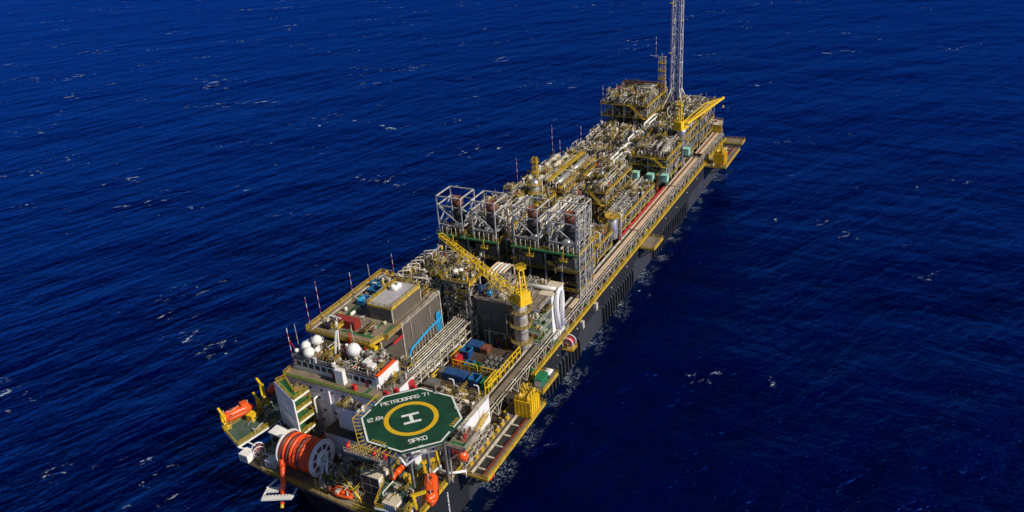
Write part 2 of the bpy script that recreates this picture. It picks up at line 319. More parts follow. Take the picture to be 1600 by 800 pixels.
# ------------------------------------------------------------------ process modules
def orth_path(x0, x1, y0, y1, z0, z1, k):
    p = [rnd.uniform(x0, x1), rnd.uniform(y0, y1), rnd.uniform(z0, z1)]; P = [tuple(p)]; last = -1
    rr = ((x0, x1), (y0, y1), (z0, z1))
    for _ in range(k):
        a = rnd.choice([i for i in (0, 1, 2) if i != last]); last = a
        lo, hi = rr[a]; t = rnd.uniform(lo, hi)
        if abs(t-p[a]) < .7: t = p[a]+(.9 if p[a] < (lo+hi)/2 else -.9)
        p[a] = t; P.append(tuple(p))
    return P
def clutter(par, x0, x1, y0, y1, z, h, dens=1., red=.04, yel=.05, nm='small_pipework'):
    """dense small-bore piping, valves, skids and stanchions on one deck"""
    A = (x1-x0)*(y1-y0); buckets = {}
    def B(m): return buckets.setdefault(m, MB())
    def pick(): return rnd.choices(['steel', 'grey', 'silver', 'red', 'yellow', 'mid', 'rust', 'white', 'dark', 'tan', 'contgreen'], [6, 3, 1.2, red*7, yel*14, 2, .5, .5, 1.2, .8, .12])[0]
    for _ in range(int(A*.54*dens)):
        m = pick(); x = rnd.uniform(x0, x1); y = rnd.uniform(y0, y1); t = rnd.random()
        if t < .36:        # goose neck
            hh = rnd.uniform(.3, 1)*h; a = rnd.choice([(1,0),(-1,0),(0,1),(0,-1)]); l = rnd.uniform(.5, 2.2)
            x2 = min(max(x+a[0]*l, x0), x1); y2 = min(max(y+a[1]*l, y0), y1)
            P = [(x, y, z), (x, y, z+hh), (x2, y2, z+hh)]
            if rnd.random() < .6: P.append((x2, y2, z+hh*rnd.uniform(.1, .6)))
            B(m).path(P, rnd.uniform(.07, .2), 5)
        elif t < .58:
            B(m).path(orth_path(max(x0, x-3), min(x1, x+3), max(y0, y-3), min(y1, y+3), z+.3, z+h*.85, rnd.randint(2, 4)), rnd.uniform(.07, .17), 5)
        elif t < .66:      # straight run
            q = z+rnd.uniform(.3, h*.7)
            if rnd.random() < .5: B(m).tube((x, y, q), (min(x1, x+rnd.uniform(2, 7)), y, q), rnd.uniform(.06, .14), 5)
            else: B(m).tube((x, y, q), (x, min(y1, y+rnd.uniform(2, 6)), q), rnd.uniform(.06, .14), 5)
        elif t < .82:      # box, pump or cabinet
            s = rnd.uniform(.2, .75); B(m).box(x-s, min(x+s, x1), y-s*.6, y+s*.6, z+.05, z+rnd.uniform(.4, min(2, h)))
        elif t < .86:      # little drum
            r = rnd.uniform(.3, .65); B(rnd.choice(['steel', 'silver', 'white', m])).vessel((x, y, z+.2), (x, y, z+.2+rnd.uniform(1.2, max(1.3, h*.8))), r, 9)
        elif t < .9:       # horizontal drum
            r = rnd.uniform(.3, .6); l = rnd.uniform(1.5, 3); B(rnd.choice(['steel', 'silver', m])).vessel((x, y, z+r+.4), (min(x+l, x1), y, z+r+.4), r, 9)
        elif t < .955:
            B(m).beam((x, y, z), (x, y, z+h*rnd.uniform(.7, 1.3)), .11)
        else:              # small raised platform
            w_, l_ = rnd.uniform(.8, 1.7), rnd.uniform(1, 2.6); q = z+h*rnd.uniform(.4, .85)
            B('grate').box(x-l_, x+l_, y-w_, y+w_, q-.1, q); B('rail').rail([(x-l_, y+w_), (x-l_, y-w_), (x+l_, y-w_)], q)
            B('grey').beam((x-l_+.1, y-w_+.1, z), (x-l_+.1, y-w_+.1, q), .14).beam((x+l_-.1, y+w_-.1, z), (x+l_-.1, y+w_-.1, q), .14)
    for m, mb in buckets.items(): stuff(mb.build(nm, m, par))
def module(name, label, x0, x1, y0, y1, levels, h_top=4.5, dens=1., rails='nfrl', vessels=3, deckmat='grate', bigpipes=16, colstep=7., group='process modules on deck', red=.05, yel=.05, floor=None, colmat='grey', voids=.0, stairs=True):
    par = thing(name, label, 'process module', ((x0+x1)/2, (y0+y1)/2, HD), group)
    zt = levels[-1]; nx = max(1, round((x1-x0)/colstep)); ny = max(1, round((y1-y0)/colstep))
    for i in range(nx+1):
        for j in range(ny+1):
            x = x0+.3+(x1-x0-.6)*i/nx; y = y0+.3+(y1-y0-.6)*j/ny
            if 0 < i < nx and 0 < j < ny: continue
            MB().beam((x, y, HD), (x, y, zt), .42).build('column', colmat, par)
    br = MB()
    zz = [HD]+list(levels)
    for za, zb in zip(zz, zz[1:]):
        for i in range(nx):
            a = x0+.3+(x1-x0-.6)*i/nx; b = x0+.3+(x1-x0-.6)*(i+1)/nx
            if (i+int(za)) % 2: a, b = b, a
            br.beam((a, y0+.3, za), (b, y0+.3, zb-.3), .22)
        for j in range(ny):
            a = y0+.3+(y1-y0-.6)*j/ny; b = y0+.3+(y1-y0-.6)*(j+1)/ny
            if (j+int(za)) % 2: a, b = b, a
            br.beam((x0+.3, a, za), (x0+.3, b, zb-.3), .22)
    br.build('bracing', colmat, par)
    for li, z in enumerate(levels):
        top = z == zt
        sx0, sx1, sy0, sy1 = x0, x1, y0, y1
        MB().box(sx0, sx1, sy0, sy1, z-.3, z).build('deck', deckmat, par)
        e = MB()
        sides = dict(n=[(sx0, sy0), (sx0, sy1)], f=[(sx1, sy0), (sx1, sy1)], r=[(sx0, sy0), (sx1, sy0)], l=[(sx0, sy1), (sx1, sy1)])
        for c in rails: e.rail([(*p, z) for p in sides[c]], t=.085 if top else .06)
        for c in rails:
            a, b = sides[c]; e.beam((*a, z-.15), (*b, z-.15), .1, .34)
        e.build('railing', 'yellow' if top else 'rail', par)
        hz = h_top if top else (levels[li+1]-z-.8)
        clutter(par, x0+.6, x1-.6, y0+.6, y1-.6, z, hz, dens*(1 if top else .8), red, yel)
    # vessels and large pipes on the top deck
    for k in range(vessels):
        r = rnd.uniform(.7, 1.25); x = rnd.uniform(x0+3, x1-3); y = rnd.uniform(y0+2, y1-2)
        if rnd.random() < .4:
            l = min(rnd.uniform(5, 9), (x1-x0)*.6); xa = rnd.uniform(x0+.8, x1-l-.8)
            v = MB().vessel((xa, y, zt+r+.6), (xa+l, y, zt+r+.6), r).build('horizontal_vessel', rnd.choice(['silver', 'steel', 'steel']), par, True)
            sd = MB()
            for q in (.25, .75): sd.box(xa+l*q-.2, xa+l*q+.2, y-r*.7, y+r*.7, zt, zt+r+.2)
            sd.build('saddle', 'mid', v)
            for q in (.3, .55, .8): MB().path([(xa+l*q, y, zt+r*2+.5), (xa+l*q, y, zt+r*2+1.4), (xa+l*q, y+1.2, zt+r*2+1.4)], .16, 6).build('nozzle', 'steel', v)
        else:
            r *= .75; hh = rnd.uniform(3, 6)
            MB().vessel((x, y, zt+.4), (x, y, zt+hh), r).build('vertical_vessel', rnd.choice(['silver', 'steel']), par, True)
            MB().lathe((x, y, zt), (0, 0, 1), [(0, r*.9), (.9, r*.9)], 12).build('vessel_skirt', 'mid', par)
    for k in range(bigpipes):
        r = rnd.uniform(.13, .3)
        if k % 5 == 0:
            y = rnd.uniform(y0+1, y1-1); z = zt+rnd.uniform(.8, h_top*.8); xa = x0+.5; xb = x1-.5
            P = [(xa, y, zt), (xa, y, z), (rnd.uniform(xa+3, xb), y, z)]; P.append((P[-1][0], min(y1-.5, y+rnd.uniform(1, 4)), z)); P.append((P[-1][0], P[-1][1], zt))
        else:
            cx, cy = rnd.uniform(x0+2, x1-2), rnd.uniform(y0+2, y1-2)
            P = orth_path(max(x0+.8, cx-6), min(x1-.8, cx+6), max(y0+.8, cy-7), min(y1-.8, cy+7), zt+.5, zt+h_top*1.15, rnd.randint(3, 6))
        MB().path(P, r, 8).build('pipe', rnd.choices(['steel', 'silver', 'grey'], [6, 2, 2])[0], par, True)
    for k in range(4):     # raised skids and vents breaking the skyline
        x = rnd.uniform(x0+1.5, x1-5); y = rnd.uniform(y0+1, y1-4); q = zt+rnd.uniform(1.8, h_top); lx, ly = rnd.uniform(3, 5), rnd.uniform(2, 3.4)
        sk = MB().box(x, x+lx, y, y+ly, q-.15, q).build('upper_platform', 'grate', par)
        MB().rail([(x, y+ly), (x, y), (x+lx, y), (x+lx, y+ly)], q, closed=True).build('upper_railing', 'yellow', sk)
        for a_, b_ in ((x, y), (x+lx, y), (x, y+ly), (x+lx, y+ly)): MB().beam((a_, b_, zt), (a_, b_, q-.15), .2).build('upper_post', 'grey', sk)
        clutter(par, x+.3, x+lx-.3, y+.3, y+ly-.3, q, rnd.uniform(1, 2.6), 2.2, red, yel)
    for k in range(1):     # cable trays
        y = rnd.uniform(y0+1, y1-2); z = zt+rnd.uniform(2.2, h_top)
        q = MB().box(x0+1, x1-1, y, y+.8, z, z+.12)
        q.build('cable_tray', rnd.choice(['steel', 'grey']), par)
        ps = MB()
        for i in range(4): xx = x0+1.5+(x1-x0-3)*i/3; ps.beam((xx, y+.4, zt), (xx, y+.4, z), .15)
        ps.build('tray_support', 'grey', par)
    if stairs and len(levels) > 1:
        st = MB(); z0, z1 = levels[-2], levels[-1]; xs = x0-.7
        ya = y0+2; yb = min(y1-1, ya+(z1-z0)*1.1)
        for dx in (-.4, .4): st.beam((xs+dx, ya, z0), (xs+dx, yb, z1), .12, .3); st.beam((xs+dx, ya, z0+1), (xs+dx, yb, z1+1), .08)
        for i in range(10): t = i/10; st.box(xs-.4, xs+.4, ya+(yb-ya)*t, ya+(yb-ya)*t+.25, z0+(z1-z0)*t, z0+(z1-z0)*t+.06)
        st.box(xs-.6, xs+.6, yb, yb+1.4, z1-.1, z1); st.box(xs-.6, xs+.6, ya-1.4, ya, z0-.1, z0)
        st.build('stairs', 'yellow', par)
    return par
PM = 'process_module'
module(PM, 'pipe-filled process module at the left edge behind the two left exhaust frames', 117, 142, 8, 27, (20, 27, 32), 4.2, 1.0)
module(PM, 'process module around the foot of the tall silver column', 144, 158, 8, 27, (20, 27, 30), 4, 1.0, vessels=2, bigpipes=10)
m3 = module(PM, 'process module with two long parallel yellow walkways', 160, 196, 5, 26.5, (20, 26, 30), 4, 1.0, vessels=6)
for y, z in ((12, 34), (7.2, 31.5)):
    q = MB().box(160, 196, y-.7, y+.7, z-.15, z); q.build('walkway_plate', 'yellow', m3)
    MB().rail([(160, y-.7, z), (196, y-.7, z)]).rail([(160, y+.7, z), (196, y+.7, z)]).build('railing', 'yellow', m3)
    p = MB()
    for i in range(6): p.beam((161+i*6.8, y, 30), (161+i*6.8, y, z-.1), .25)
    p.build('walkway_post', 'grey', m3)
for y in (9.6, 15, 18.5, 22.5):
    for xa in (163, 179):
        v = MB().vessel((xa, y, 32.4), (xa+14, y, 32.4), 1.25).build('horizontal_vessel', 'steel' if y > 12 else 'silver', m3, True)
        sd = MB(); sd.box(xa+3, xa+3.4, y-.9, y+.9, 30, 32); sd.box(xa+10.6, xa+11, y-.9, y+.9, 30, 32); sd.build('saddle', 'mid', v)
module(PM, 'lower process module right behind the one with long yellow walkways', 199, 223, 5, 26.5, (20, 26), 4.5, 1.0, vessels=4, red=.1)
module(PM, 'left side process module just before the tall stern module', 226, 251, 5, 26.5, (20, 26), 5, 1.0, vessels=3)
t6 = module(PM, 'tallest many-decked process module at the far left stern corner', 254, 286, 3, 27, (20, 26, 32, 38), 4.5, .95, vessels=4, colstep=6.5)
MB().box(280, 286, 4, 26, 38, 41.5).build('rear_enclosure', 'rust', t6)
module(PM, 'low piping module between right exhaust frames and silver vessel', 114, 127, -21, -6, (19, 23.5), 4, 1.2, vessels=2, bigpipes=12)
module(PM, 'low piping module beside walkway around the two silver columns', 129, 144, -21, -6, (19, 24), 4, 1.1, vessels=1, bigpipes=14)
m2 = module(PM, 'sunlit low module crowded with pipes beside the red fire main', 152, 193, -21, -12, (20, 24), 3.6, 1.25, vessels=2, bigpipes=26, colstep=6)
m2b = module(PM, 'raised yellow-railed module between pipe tower and dark gap', 162, 192, -11.5, -3.5, (20, 26, 31), 3.8, 1.2, vessels=2, yel=.2)
m7 = module(PM, 'open module behind the dark gap with the mint green boxes', 209, 232, -21.2, -4, (20, 26, 29.5), 4.5, 1.0, vessels=3)
module(PM, 'right side process module around the far crane', 234, 258, -21.2, -4, (20, 27, 31), 4.5, 1.0, vessels=3)
module(PM, 'right side process module under the far crane boom near the stern', 260, 286, -21.5, -3, (20, 26, 32), 4.5, 1.0, vessels=4)
# central pipe rack
cr = thing('pipe_rack', 'central pipe rack carrying long parallel pipes down the ship middle', 'pipe rack', (200, 0, HD))
for i in range(27):
    x = 116+i*6.5; q = MB()
    for y in (-2.8, 4.2): q.beam((x, y, HD), (x, y, 28.5), .4)
    for z in (20, 24, 28.5): q.beam((x, -2.8, z), (x, 4.2, z), .35)
    q.build('rack_frame', 'grey', cr)
for z in (20.4, 24.5, 29):
    for k in range(9):
        y = -2.5+k*.8+rnd.uniform(-.1, .1); xa = 114+rnd.uniform(0, 40); xb = 285-rnd.uniform(0, 50); r = rnd.uniform(.14, .34)
        P = [(xa, y, z-3), (xa, y, z+r), (xb, y, z+r), (xb, y, z-3)]
        MB().path(P, r, 6).build('pipe', rnd.choices(['steel', 'silver', 'grey', 'peach'], [6, 2, 2, 1])[0], cr, True)
for xa, xb, y, z, r in ((200, 222, 1, 30.6, .55), (194, 210, -1.2, 30.8, .42), (248, 264, 2.4, 31.5, .45), (250, 268, .6, 31.2, .4), (172, 186, 3, 30.6, .4), (226, 238, 2.6, 31, .4)):
    MB().path([(xa, y, z-2), (xa, y, z), (xb, y, z), (xb, y-3.5, z), (xb, y-3.5, z-3)], r, 10, 2.2).build('large_pipe', 'white', cr, True)
# pipe tower behind the frames
tw = thing('pipe_tower', 'dense white pipe rack tower just behind the two right exhaust frames', 'pipe tower', (132, -8, HD))
for i in range(6):
    x = 117+i*5.4; q = MB()
    for y in (-12.5, -3.6): q.beam((x, y, HD), (x, y, 36), .45)
    for z in (24, 28, 32, 36): q.beam((x, -12.5, z), (x, -3.6, z), .35)
    q.build('tower_frame', 'steel', tw)
q = MB()
for y in (-12.5, -3.6):
    for z in (24, 28, 32, 36): q.beam((117, y, z), (144, y, z), .35)
q.build('longitudinal_beam', 'steel', tw)
for z in (24.5, 28.5, 32.5, 36.5):
    for k in range(7):
        y = -12+k*1.35; xa = 116+rnd.uniform(0, 12); xb = 144-rnd.uniform(0, 12); r = rnd.uniform(.16, .34)
        P = [(xa, y, z-2.5), (xa, y, z+r), (xb, y, z+r), (xb, y+rnd.choice([-1.5, 1.5]), z+r), (xb, y, z-2)]
        MB().path(P, r, 6, .8).build('pipe', rnd.choices(['steel', 'silver', 'white'], [6, 2, 1])[0], tw, True)
clutter(tw, 117, 143, -12, -4, 33, 3.5, 1.2); clutter(cr, 150, 284, -2.6, 4, 29.2, 2.6, .7, .03, .04)
# free standing silver columns
def column_vessel(x, y, z0, z1, r, label, plats):
    c = thing('silver_column', label, 'vessel', (x, y, z0), 'insulated vertical columns')
    MB().vessel((x, y, z0), (x, y, z1), r, 20).build('shell', 'silver', c, True)
    for z in plats:
        MB().lathe((x, y, z-.12), (0, 0, 1), [(0, r+1.1), (.12, r+1.1)], 16).build('platform', 'yellow', c)
        MB().rail([(x+(r+1.1)*math.cos(a*math.pi/5), y+(r+1.1)*math.sin(a*math.pi/5)) for a in range(10)], z, closed=True).build('railing', 'yellow', c)
    l = MB()
    for d in (-.25, .25): l.beam((x-r-.4, y+d, z0), (x-r-.4, y+d, z1), .07)
    for i in range(int((z1-z0)/.6)): l.beam((x-r-.4, y-.25, z0+i*.6), (x-r-.4, y+.25, z0+i*.6), .05)
    l.build('ladder', 'yellow', c)
    MB().path([(x+.3, y, z1-.2), (x+.3, y, z1+1.2), (x+.3, y-r-1.2, z1+1.2), (x+.3, y-r-1.2, z0)], .28, 8).build('outlet_pipe', 'steel', c, True)
column_vessel(150.5, 13.6, 26, 38.5, 1.9, 'tall silver column with yellow platforms near the left edge', (33, 36.5))
column_vessel(147, -20, 19.2, 29, 1.9, 'fat silver column topped with yellow platform beside the walkway', (28.9,))
column_vessel(131, -18.3, 19.2, 28, 1.5, 'smaller silver vessel with two yellow platforms by the rightmost exhaust frame', (24.5, 27.5))
# mint green boxes
for x, y, z, lab in ((206, -14.8, 20.3, 'mint green cabin, left one of the pair in the dark gap'), (207, -21, 20.3, 'mint green cabin, right one of the pair beside the walkway'),
                  (223, -9.5, 26, 'dull mint green cabin on the module behind the pair'), (231, -23.4, 24.5, 'mint green cabin farthest back beside the far crane post'),
                  (205.5, -8.3, 20.8, 'pale mint green cabin half hidden behind yellow equipment')):
    c = thing('mint_cabin', lab, 'cabin', (x, y, z), 'mint green cabins')
    MB().box(x-1.4, x+1.4, y-1.4, y+1.4, z, z+2.9).build('wall', 'mint', c)
    MB().box(x-1.55, x+1.55, y-1.55, y+1.55, z+2.9, z+3.1).build('roof', 'mint', c)
    MB().box(x-1.43, x-1.4, y-.5, y+.4, z+.2, z+2.2).build('door', 'mint', c)
    MB().box(x-1.2, x+1.2, y-1.2, y+1.2, z-.5 if z < 21 else z-1, z).build('skid', 'mid', c)
# dark deck filler between modules (the main deck machinery)
md = thing('deck_machinery', 'dark deck piping lying low in the gaps between the modules', 'deck piping', (150, 0, HD))
for x0, x1, y0, y1 in ((194, 209, -22, -4), (100, 117, -22, 4), (62, 74, 2, 26), (2, 16, -24, 24), (4, 26, -22, -6), (140, 152, -22, -5)):
    clutter(md, x0, x1, y0, y1, HD, 3.2, .8, .06, .03, 'deck_piping')

# ------------------------------------------------------------------ gas turbine modules and exhaust frames
for y0, y1, lab in ((4.6, 29, 'left turbine package module under a green-edged deck'), (-25, -.6, 'right turbine package module under a green-edged deck')):
    p = thing('turbine_module', lab, 'turbine module', (108, (y0+y1)/2, HD), 'turbine modules under the exhaust frames')
    for z in (20, 27, 34):
        MB().box(103, 116, y0, y1, z-.3, z).build('deck', 'grate', p)
        e = MB().rail([(103, y0), (103, y1)], z).rail([(103, y0), (116, y0)], z); e.build('railing', 'yellow', p)
    MB().box(102.2, 103.6, y0, y1, 34.02, 34.12).build('walkway_strip', 'walkgreen', p)
    MB().beam((102.15, y0, 33.85), (102.15, y1, 33.85), .15, .5).build('edge_girder', 'walkgreen', p)
    MB().beam((103, y0-.1, 33.85), (116, y0-.1, 33.85), .15, .5).build('edge_girder', 'yellow', p)
    for i in range(3):
        for j in range(5): MB().beam((103.4+i*6, y0+.4+(y1-y0-.8)*j/4, HD), (103.4+i*6, y0+.4+(y1-y0-.8)*j/4, 34), .5).build('column', 'grey', p)
    for j in range(2):
        y = y0+6+j*12
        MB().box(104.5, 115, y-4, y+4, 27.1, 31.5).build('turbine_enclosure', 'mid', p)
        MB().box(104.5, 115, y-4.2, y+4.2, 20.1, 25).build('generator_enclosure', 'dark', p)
        MB().vessel((105, y-.5, 36), (113, y-.5, 36), 1.7).build('exhaust_duct', 'silver', p, True)
    for yy in (y0+(y1-y0)*.7, y0+(y1-y0)*.2):
        MB().box(101.2, 102.9, yy-1.2, yy+1.2, 31.5, 31.7).rail([(101.2, yy-1.2), (101.2, yy+1.2)], 31.7).rail([(101.2, yy-1.2), (102.9, yy-1.2)], 31.7).beam((101.4, yy, 31.6), (101.4, yy, 35), .3).build('service_basket', 'yellow', p)
    for z in (20, 27): clutter(p, 103.2, 106, y0+.5, y1-.5, z, 4, 1.2)
    clutter(p, 103.6, 116, y0+.5, y1-.5, 34, 3.4, .8)
frames = ((28, 18.4, 'leftmost exhaust frame with open pipe cage around a rusty stack'), (14.3, 5.4, 'second exhaust frame from the left, rusty stack inside'),
          (-1.6, -10.5, 'third exhaust frame from the left, rusty stack inside'), (-14.6, -24.3, 'rightmost exhaust frame next to the tall braced right leg'))
for fi, (ya, yb, lab) in enumerate(frames):
    f = thing('exhaust_frame', lab, 'exhaust frame', (108, (ya+yb)/2, 34), 'exhaust stack frames')
    X0, X1 = 103.3, 112.6
    for x in (X0, X1):
        for y in (ya, yb): MB().beam((x, y, 34), (x, y, 48), .4).build('post', 'frame', f)
    for z in (48, 44.6, 37.5):
        q = MB(); c = [(X0, ya), (X1, ya), (X1, yb), (X0, yb)]
        for a, b in zip(c, c[1:]+c[:1]): q.beam((*a, z), (*b, z), .36)
        q.build('ring_beam', 'frame', f)
    q = MB()
    q.beam((X0, ya, 44.6), (X0, yb, 37.5), .36); q.beam((X1, ya, 37.5), (X1, yb, 44.6), .3)
    for y in (ya, yb): q.beam((X0, y, 44.6), (X1, y, 37.5), .34); q.beam((X0, y, 37.5), (X1, y, 44.6), .3)
    q.build('diagonal_brace', 'frame', f)
    yc = (ya+yb)/2-.6; xc = 108.4
    MB().lathe((xc, yc, 43), (0, 0, 1), [(0, 1.9), (3.2, 1.9), (3.21, 1.65), (1, 1.6), (.9, .01)], 18).build('exhaust_stack', 'rust', f, True)
    MB().lathe((xc, yc, 36.5), (0, 0, 1), [(0, 2.1), (4.5, 2.1), (6.5, 1.85)], 18).build('stack_base', 'dark', f, True)
    MB().path([(X0+1, ya-2, 34), (X0+1, ya-2, 39), (X1-2, ya-2, 39), (X1-2, ya-2, 35)], .4, 8, 1).build('pipe', 'silver', f, True)
    for k in range(5):
        yy = min(ya, yb)+1+k*1.8; MB().path([(X0-.4, yy, 34), (X0-.4, yy, 36.3), (X0+.8, yy+.5, 37.3)], .13, 6).build('vent_pipe', 'steel', f)
q = thing('braced_tower', 'tall grey cross-braced side leg under the rightmost exhaust frame', 'tower', (108, -25, HD))
for x in (103.3, 108, 112.6): MB().beam((x, -25.1, HD), (x, -25.1, 48), .34).build('leg', 'frame', q)
b = MB()
for i in range(6):
    z = HD+.6+i*5.6
    for a, c in ((103.3, 108), (108, 112.6)): b.beam((a, -25.1, z), (c, -25.1, z+5.6), .17); b.beam((c, -25.1, z), (a, -25.1, z+5.6), .17); b.beam((a, -25.1, z), (c, -25.1, z), .22)
b.build('bracing', 'grey', q)
ov = thing('vertical_drum', 'orange-brown upright drum between the second and third exhaust frames', 'drum', (108, 2, 34))
MB().vessel((108, 2, 34), (108, 2, 42), 1.2).build('shell', 'peach', ov, True); MB().box(106.5, 109.5, .5, 3.5, 33.5, 34).build('base', 'grey', ov)
for x, y in ((106.8, .8), (109.2, .8), (106.8, 3.2), (109.2, 3.2)): MB().beam((x, y, HD), (x, y, 33.5), .3).build('support', 'mid', ov)

# ------------------------------------------------------------------ cranes
def crane(name, label, x, y, z0, z1, tip, lattice):
    c = thing(name, label, 'crane', (x, y, z0), 'pedestal cranes')
    MB().lathe((x, y, z0), (0, 0, 1), [(0, 2.1), (z1-z0-1.5, 2.1), (z1-z0, 2.6)], 24).build('pedestal', 'steel' if lattice else 'silver', c, True)
    for z in [z0+(z1-z0)*k for k in ((.35, .62, .86) if lattice else (.8,))]:
        MB().lathe((x, y, z-.15), (0, 0, 1), [(0, 3.4), (.15, 3.4)], 20).build('platform', 'tan', c)
        MB().rail([(x+3.4*math.cos(a*math.pi/8), y+3.4*math.sin(a*math.pi/8)) for a in range(16)], z, closed=True, step=2).build('platform_railing', 'yellow', c)
    l = MB()
    for d in (-.3, .3): l.beam((x-2.5, y+d-.8, z0), (x-2.5, y+d-.8, z1), .09)
    for i in range(int((z1-z0)/.5)): l.beam((x-2.5, y-1.1, z0+i*.5), (x-2.5, y-.5, z0+i*.5), .06)
    l.build('ladder', 'mid', c)
    T = Vector(tip); d2 = Vector((T.x-x, T.y-y, 0)).normalized(); sd = Vector((-d2.y, d2.x, 0)); O = Vector((x, y, z1))
    R = Matrix.Translation(O) @ Matrix(((d2.x, sd.x, 0, 0), (d2.y, sd.y, 0, 0), (0, 0, 1, 0), (0, 0, 0, 1)))
    def mb(): q = MB(); q.X = R; return q
    mb().box(-3.4, 2.6, -2.2, 2.2, .1, .7).build('slew_platform', 'craneyellow', c)
    mb().rail([(-3.4, -2.2), (2.6, -2.2), (2.6, 2.2), (-3.4, 2.2)], .7, closed=True).build('platform_railing', 'craneyellow', c)
    mb().box(-3.2, -.6, -1.9, 1.9, .7, 3.9).build('machinery_house', 'craneyellow', c)
    k = mb().box(.3, 2.2, -2.1, -.6, .75, 3.0).build('cab', 'craneyellow', c)
    mb().box(2.2, 2.25, -1.95, -.75, 1.5, 2.8).build('window', 'glass', k)
    mb().box(.5, 2.0, -2.15, -2.1, 1.5, 2.7).build('window', 'glass', k)
    g = mb()
    for s in (-1.2, 1.2):
        g.beam((-2.6, s, .7), (-1.6, s*.6, 11.5), .38); g.beam((.6, s, .7), (-1.6, s*.6, 11.5), .34)
        for i in range(4): z = 2.5+i*2.4; g.beam((-2.6+1.0*(z-.7)/10.8, s*(1-.4*(z-.7)/10.8), z), (.6-2.2*(z-.7)/10.8, s*(1-.4*(z-.7)/10.8), z+1.0), .18)
    for i in range(5): z = 2+i*2.3; g.beam((-2.5+.1*i, -1.1, z), (-2.5+.1*i, 1.1, z), .2)
    g.build('gantry', 'craneyellow', c)
    mb().box(-2.6, -.7, -1.2, 1.2, 11.4, 11.6).rail([(-2.6, -1.2), (-.7, -1.2), (-.7, 1.2), (-2.6, 1.2)], 11.6, closed=True).build('gantry_platform', 'craneyellow', c)
    a = O+d2*1.8+Vector((0, 0, 1.5)); b = T
    if lattice: MB().truss(a, b, 2.7, 2.4, 19, .2, .11, .5).build('boom', 'craneyellow', c)
    else:
        n = 20; bm = MB(); u = sd
        for s in (-1.1, 1.1):
            bm.beam(a+u*s, b+u*s*.35, .35, .5)
            m_ = a.lerp(b, .55); bm.beam(a+u*s+Vector((0,0,.4)), m_+u*s*.75+Vector((0,0,2.6)), .3); bm.beam(m_+u*s*.75+Vector((0,0,2.6)), b+u*s*.3, .3)
        for i in range(n+1):
            p = a.lerp(b, i/n); q = a.lerp(b, min(1, (i+1)/n)); t = 1-.65*i/n; bm.beam(p-u*1.1*t, q+u*1.1*t, .16)
            hh = 2.6*min(i/n/.55, (1-i/n)/.45)+.3
            for s in (-1.1, 1.1): bm.beam(p+u*s*t, p+u*s*t+Vector((0,0,hh)), .15)
        bm.build('boom', 'craneyellow', c)
        MB().beam(a-u*1.2, b-u*.45, .12, 1.0).build('boom_side_plate', 'craneyellow', c)
    top = R @ Vector((-1.6, 0, 11.5))
    r_ = MB()
    for s in (-.5, 0, .5): r_.tube(top+sd*s, T+sd*s*.6, .05, 4)
    r_.build('boom_rope', 'dark', c)
    h = MB().tube(T-Vector((0,0,.3)), T-Vector((0,0,4)), .05, 4); h.build('hoist_rope', 'dark', c)
    MB().vessel(T-Vector((0,0,5.2)), T-Vector((0,0,3.9)), .4, 10).build('hook_block', 'craneyellow', c)
crane('pedestal_crane', 'near yellow crane with lattice boom reaching left over the deck', 69.3, -20.4, HD, 34.0, (87, 17, 42), True)
crane('pedestal_crane', 'far yellow crane with solid-sided boom pointing over the stern', 235, -19.5, HD, 35.0, (270, -29.5, 40.5), False)

# ------------------------------------------------------------------ flare and small tower
fl = thing('flare_tower', 'tall white lattice flare tower rising out of the picture at the stern', 'flare tower', (281, -3, 33))
q = MB().truss((281, -3, 33), (281, -3, 128), 4.4, 4.4, 14, .36, .19, .8); q.build('lattice', 'cream', fl)
for dy in (-.4, .9): MB().tube((281.3, -3+dy, 30), (281.3, -3+dy, 126), .2, 8).build('riser_pipe', 'silver', fl, True)
l = MB()
for d in (-.3, .3): l.beam((279.6, -.3+d, 33), (279.6, -.3+d, 120), .1)
for i in range(60): l.beam((279.6, -.6, 34+i*1.4), (279.6, 0, 34+i*1.4), .08)
l.build('ladder', 'yellow', fl)
for z in (58, 82, 104): MB().lathe((279.3, -.3, z), (0, 0, 1), [(0, 1.2), (.2, 1.2)], 10).build('rest_platform', 'yellow', fl)
for a in ((-1, -1), (1, -1), (1, 1), (-1, 1)): MB().path([(281+a[0]*5.5, -3+a[1]*5.5, 31), (281+a[0]*3.4, -3+a[1]*3.4, 36), (281+a[0]*2.2, -3+a[1]*2.2, 40)], .3, 8).build('foot_brace', 'cream', fl)
MB().box(274.5, 287.5, -9.5, 3.5, 30.6, 31).build('base_platform', 'grate', fl)
MB().rail([(274.5, -9.5), (287.5, -9.5), (287.5, 3.5), (274.5, 3.5)], 31, closed=True).build('base_railing', 'yellow', fl)
for x in (275, 287):
    for y in (-9, 3): MB().beam((x, y, HD), (x, y, 30.7), .6).build('leg', 'grey', fl)
vt = thing('vent_tower', 'short lattice vent tower with stacked yellow platforms beside the flare', 'tower', (283, 5.2, 31))
MB().truss((283, 5.2, 31), (283, 5.2, 55), 2.8, 2.8, 8, .22, .14).build('lattice', 'steel', vt)
for z in (36, 40, 44, 48, 52): MB().box(281.3, 284.7, 3.5, 6.9, z-.12, z).rail([(281.3, 3.5), (284.7, 3.5), (284.7, 6.9), (281.3, 6.9)], z, closed=True).build('platform', 'yellow', vt)
MB().tube((283, 5.2, 31), (283, 5.2, 57), .3).build('vent_pipe', 'silver', vt)
MB().beam((283, 3, 55.2), (283, 11.5, 55.6), .3).beam((283, 5.4, 54), (283, 9.5, 55.4), .18).build('vent_arm', 'white', vt)
MB().box(280, 287, 1.5, 8.5, 30.4, 30.9).build('base', 'grey', vt)
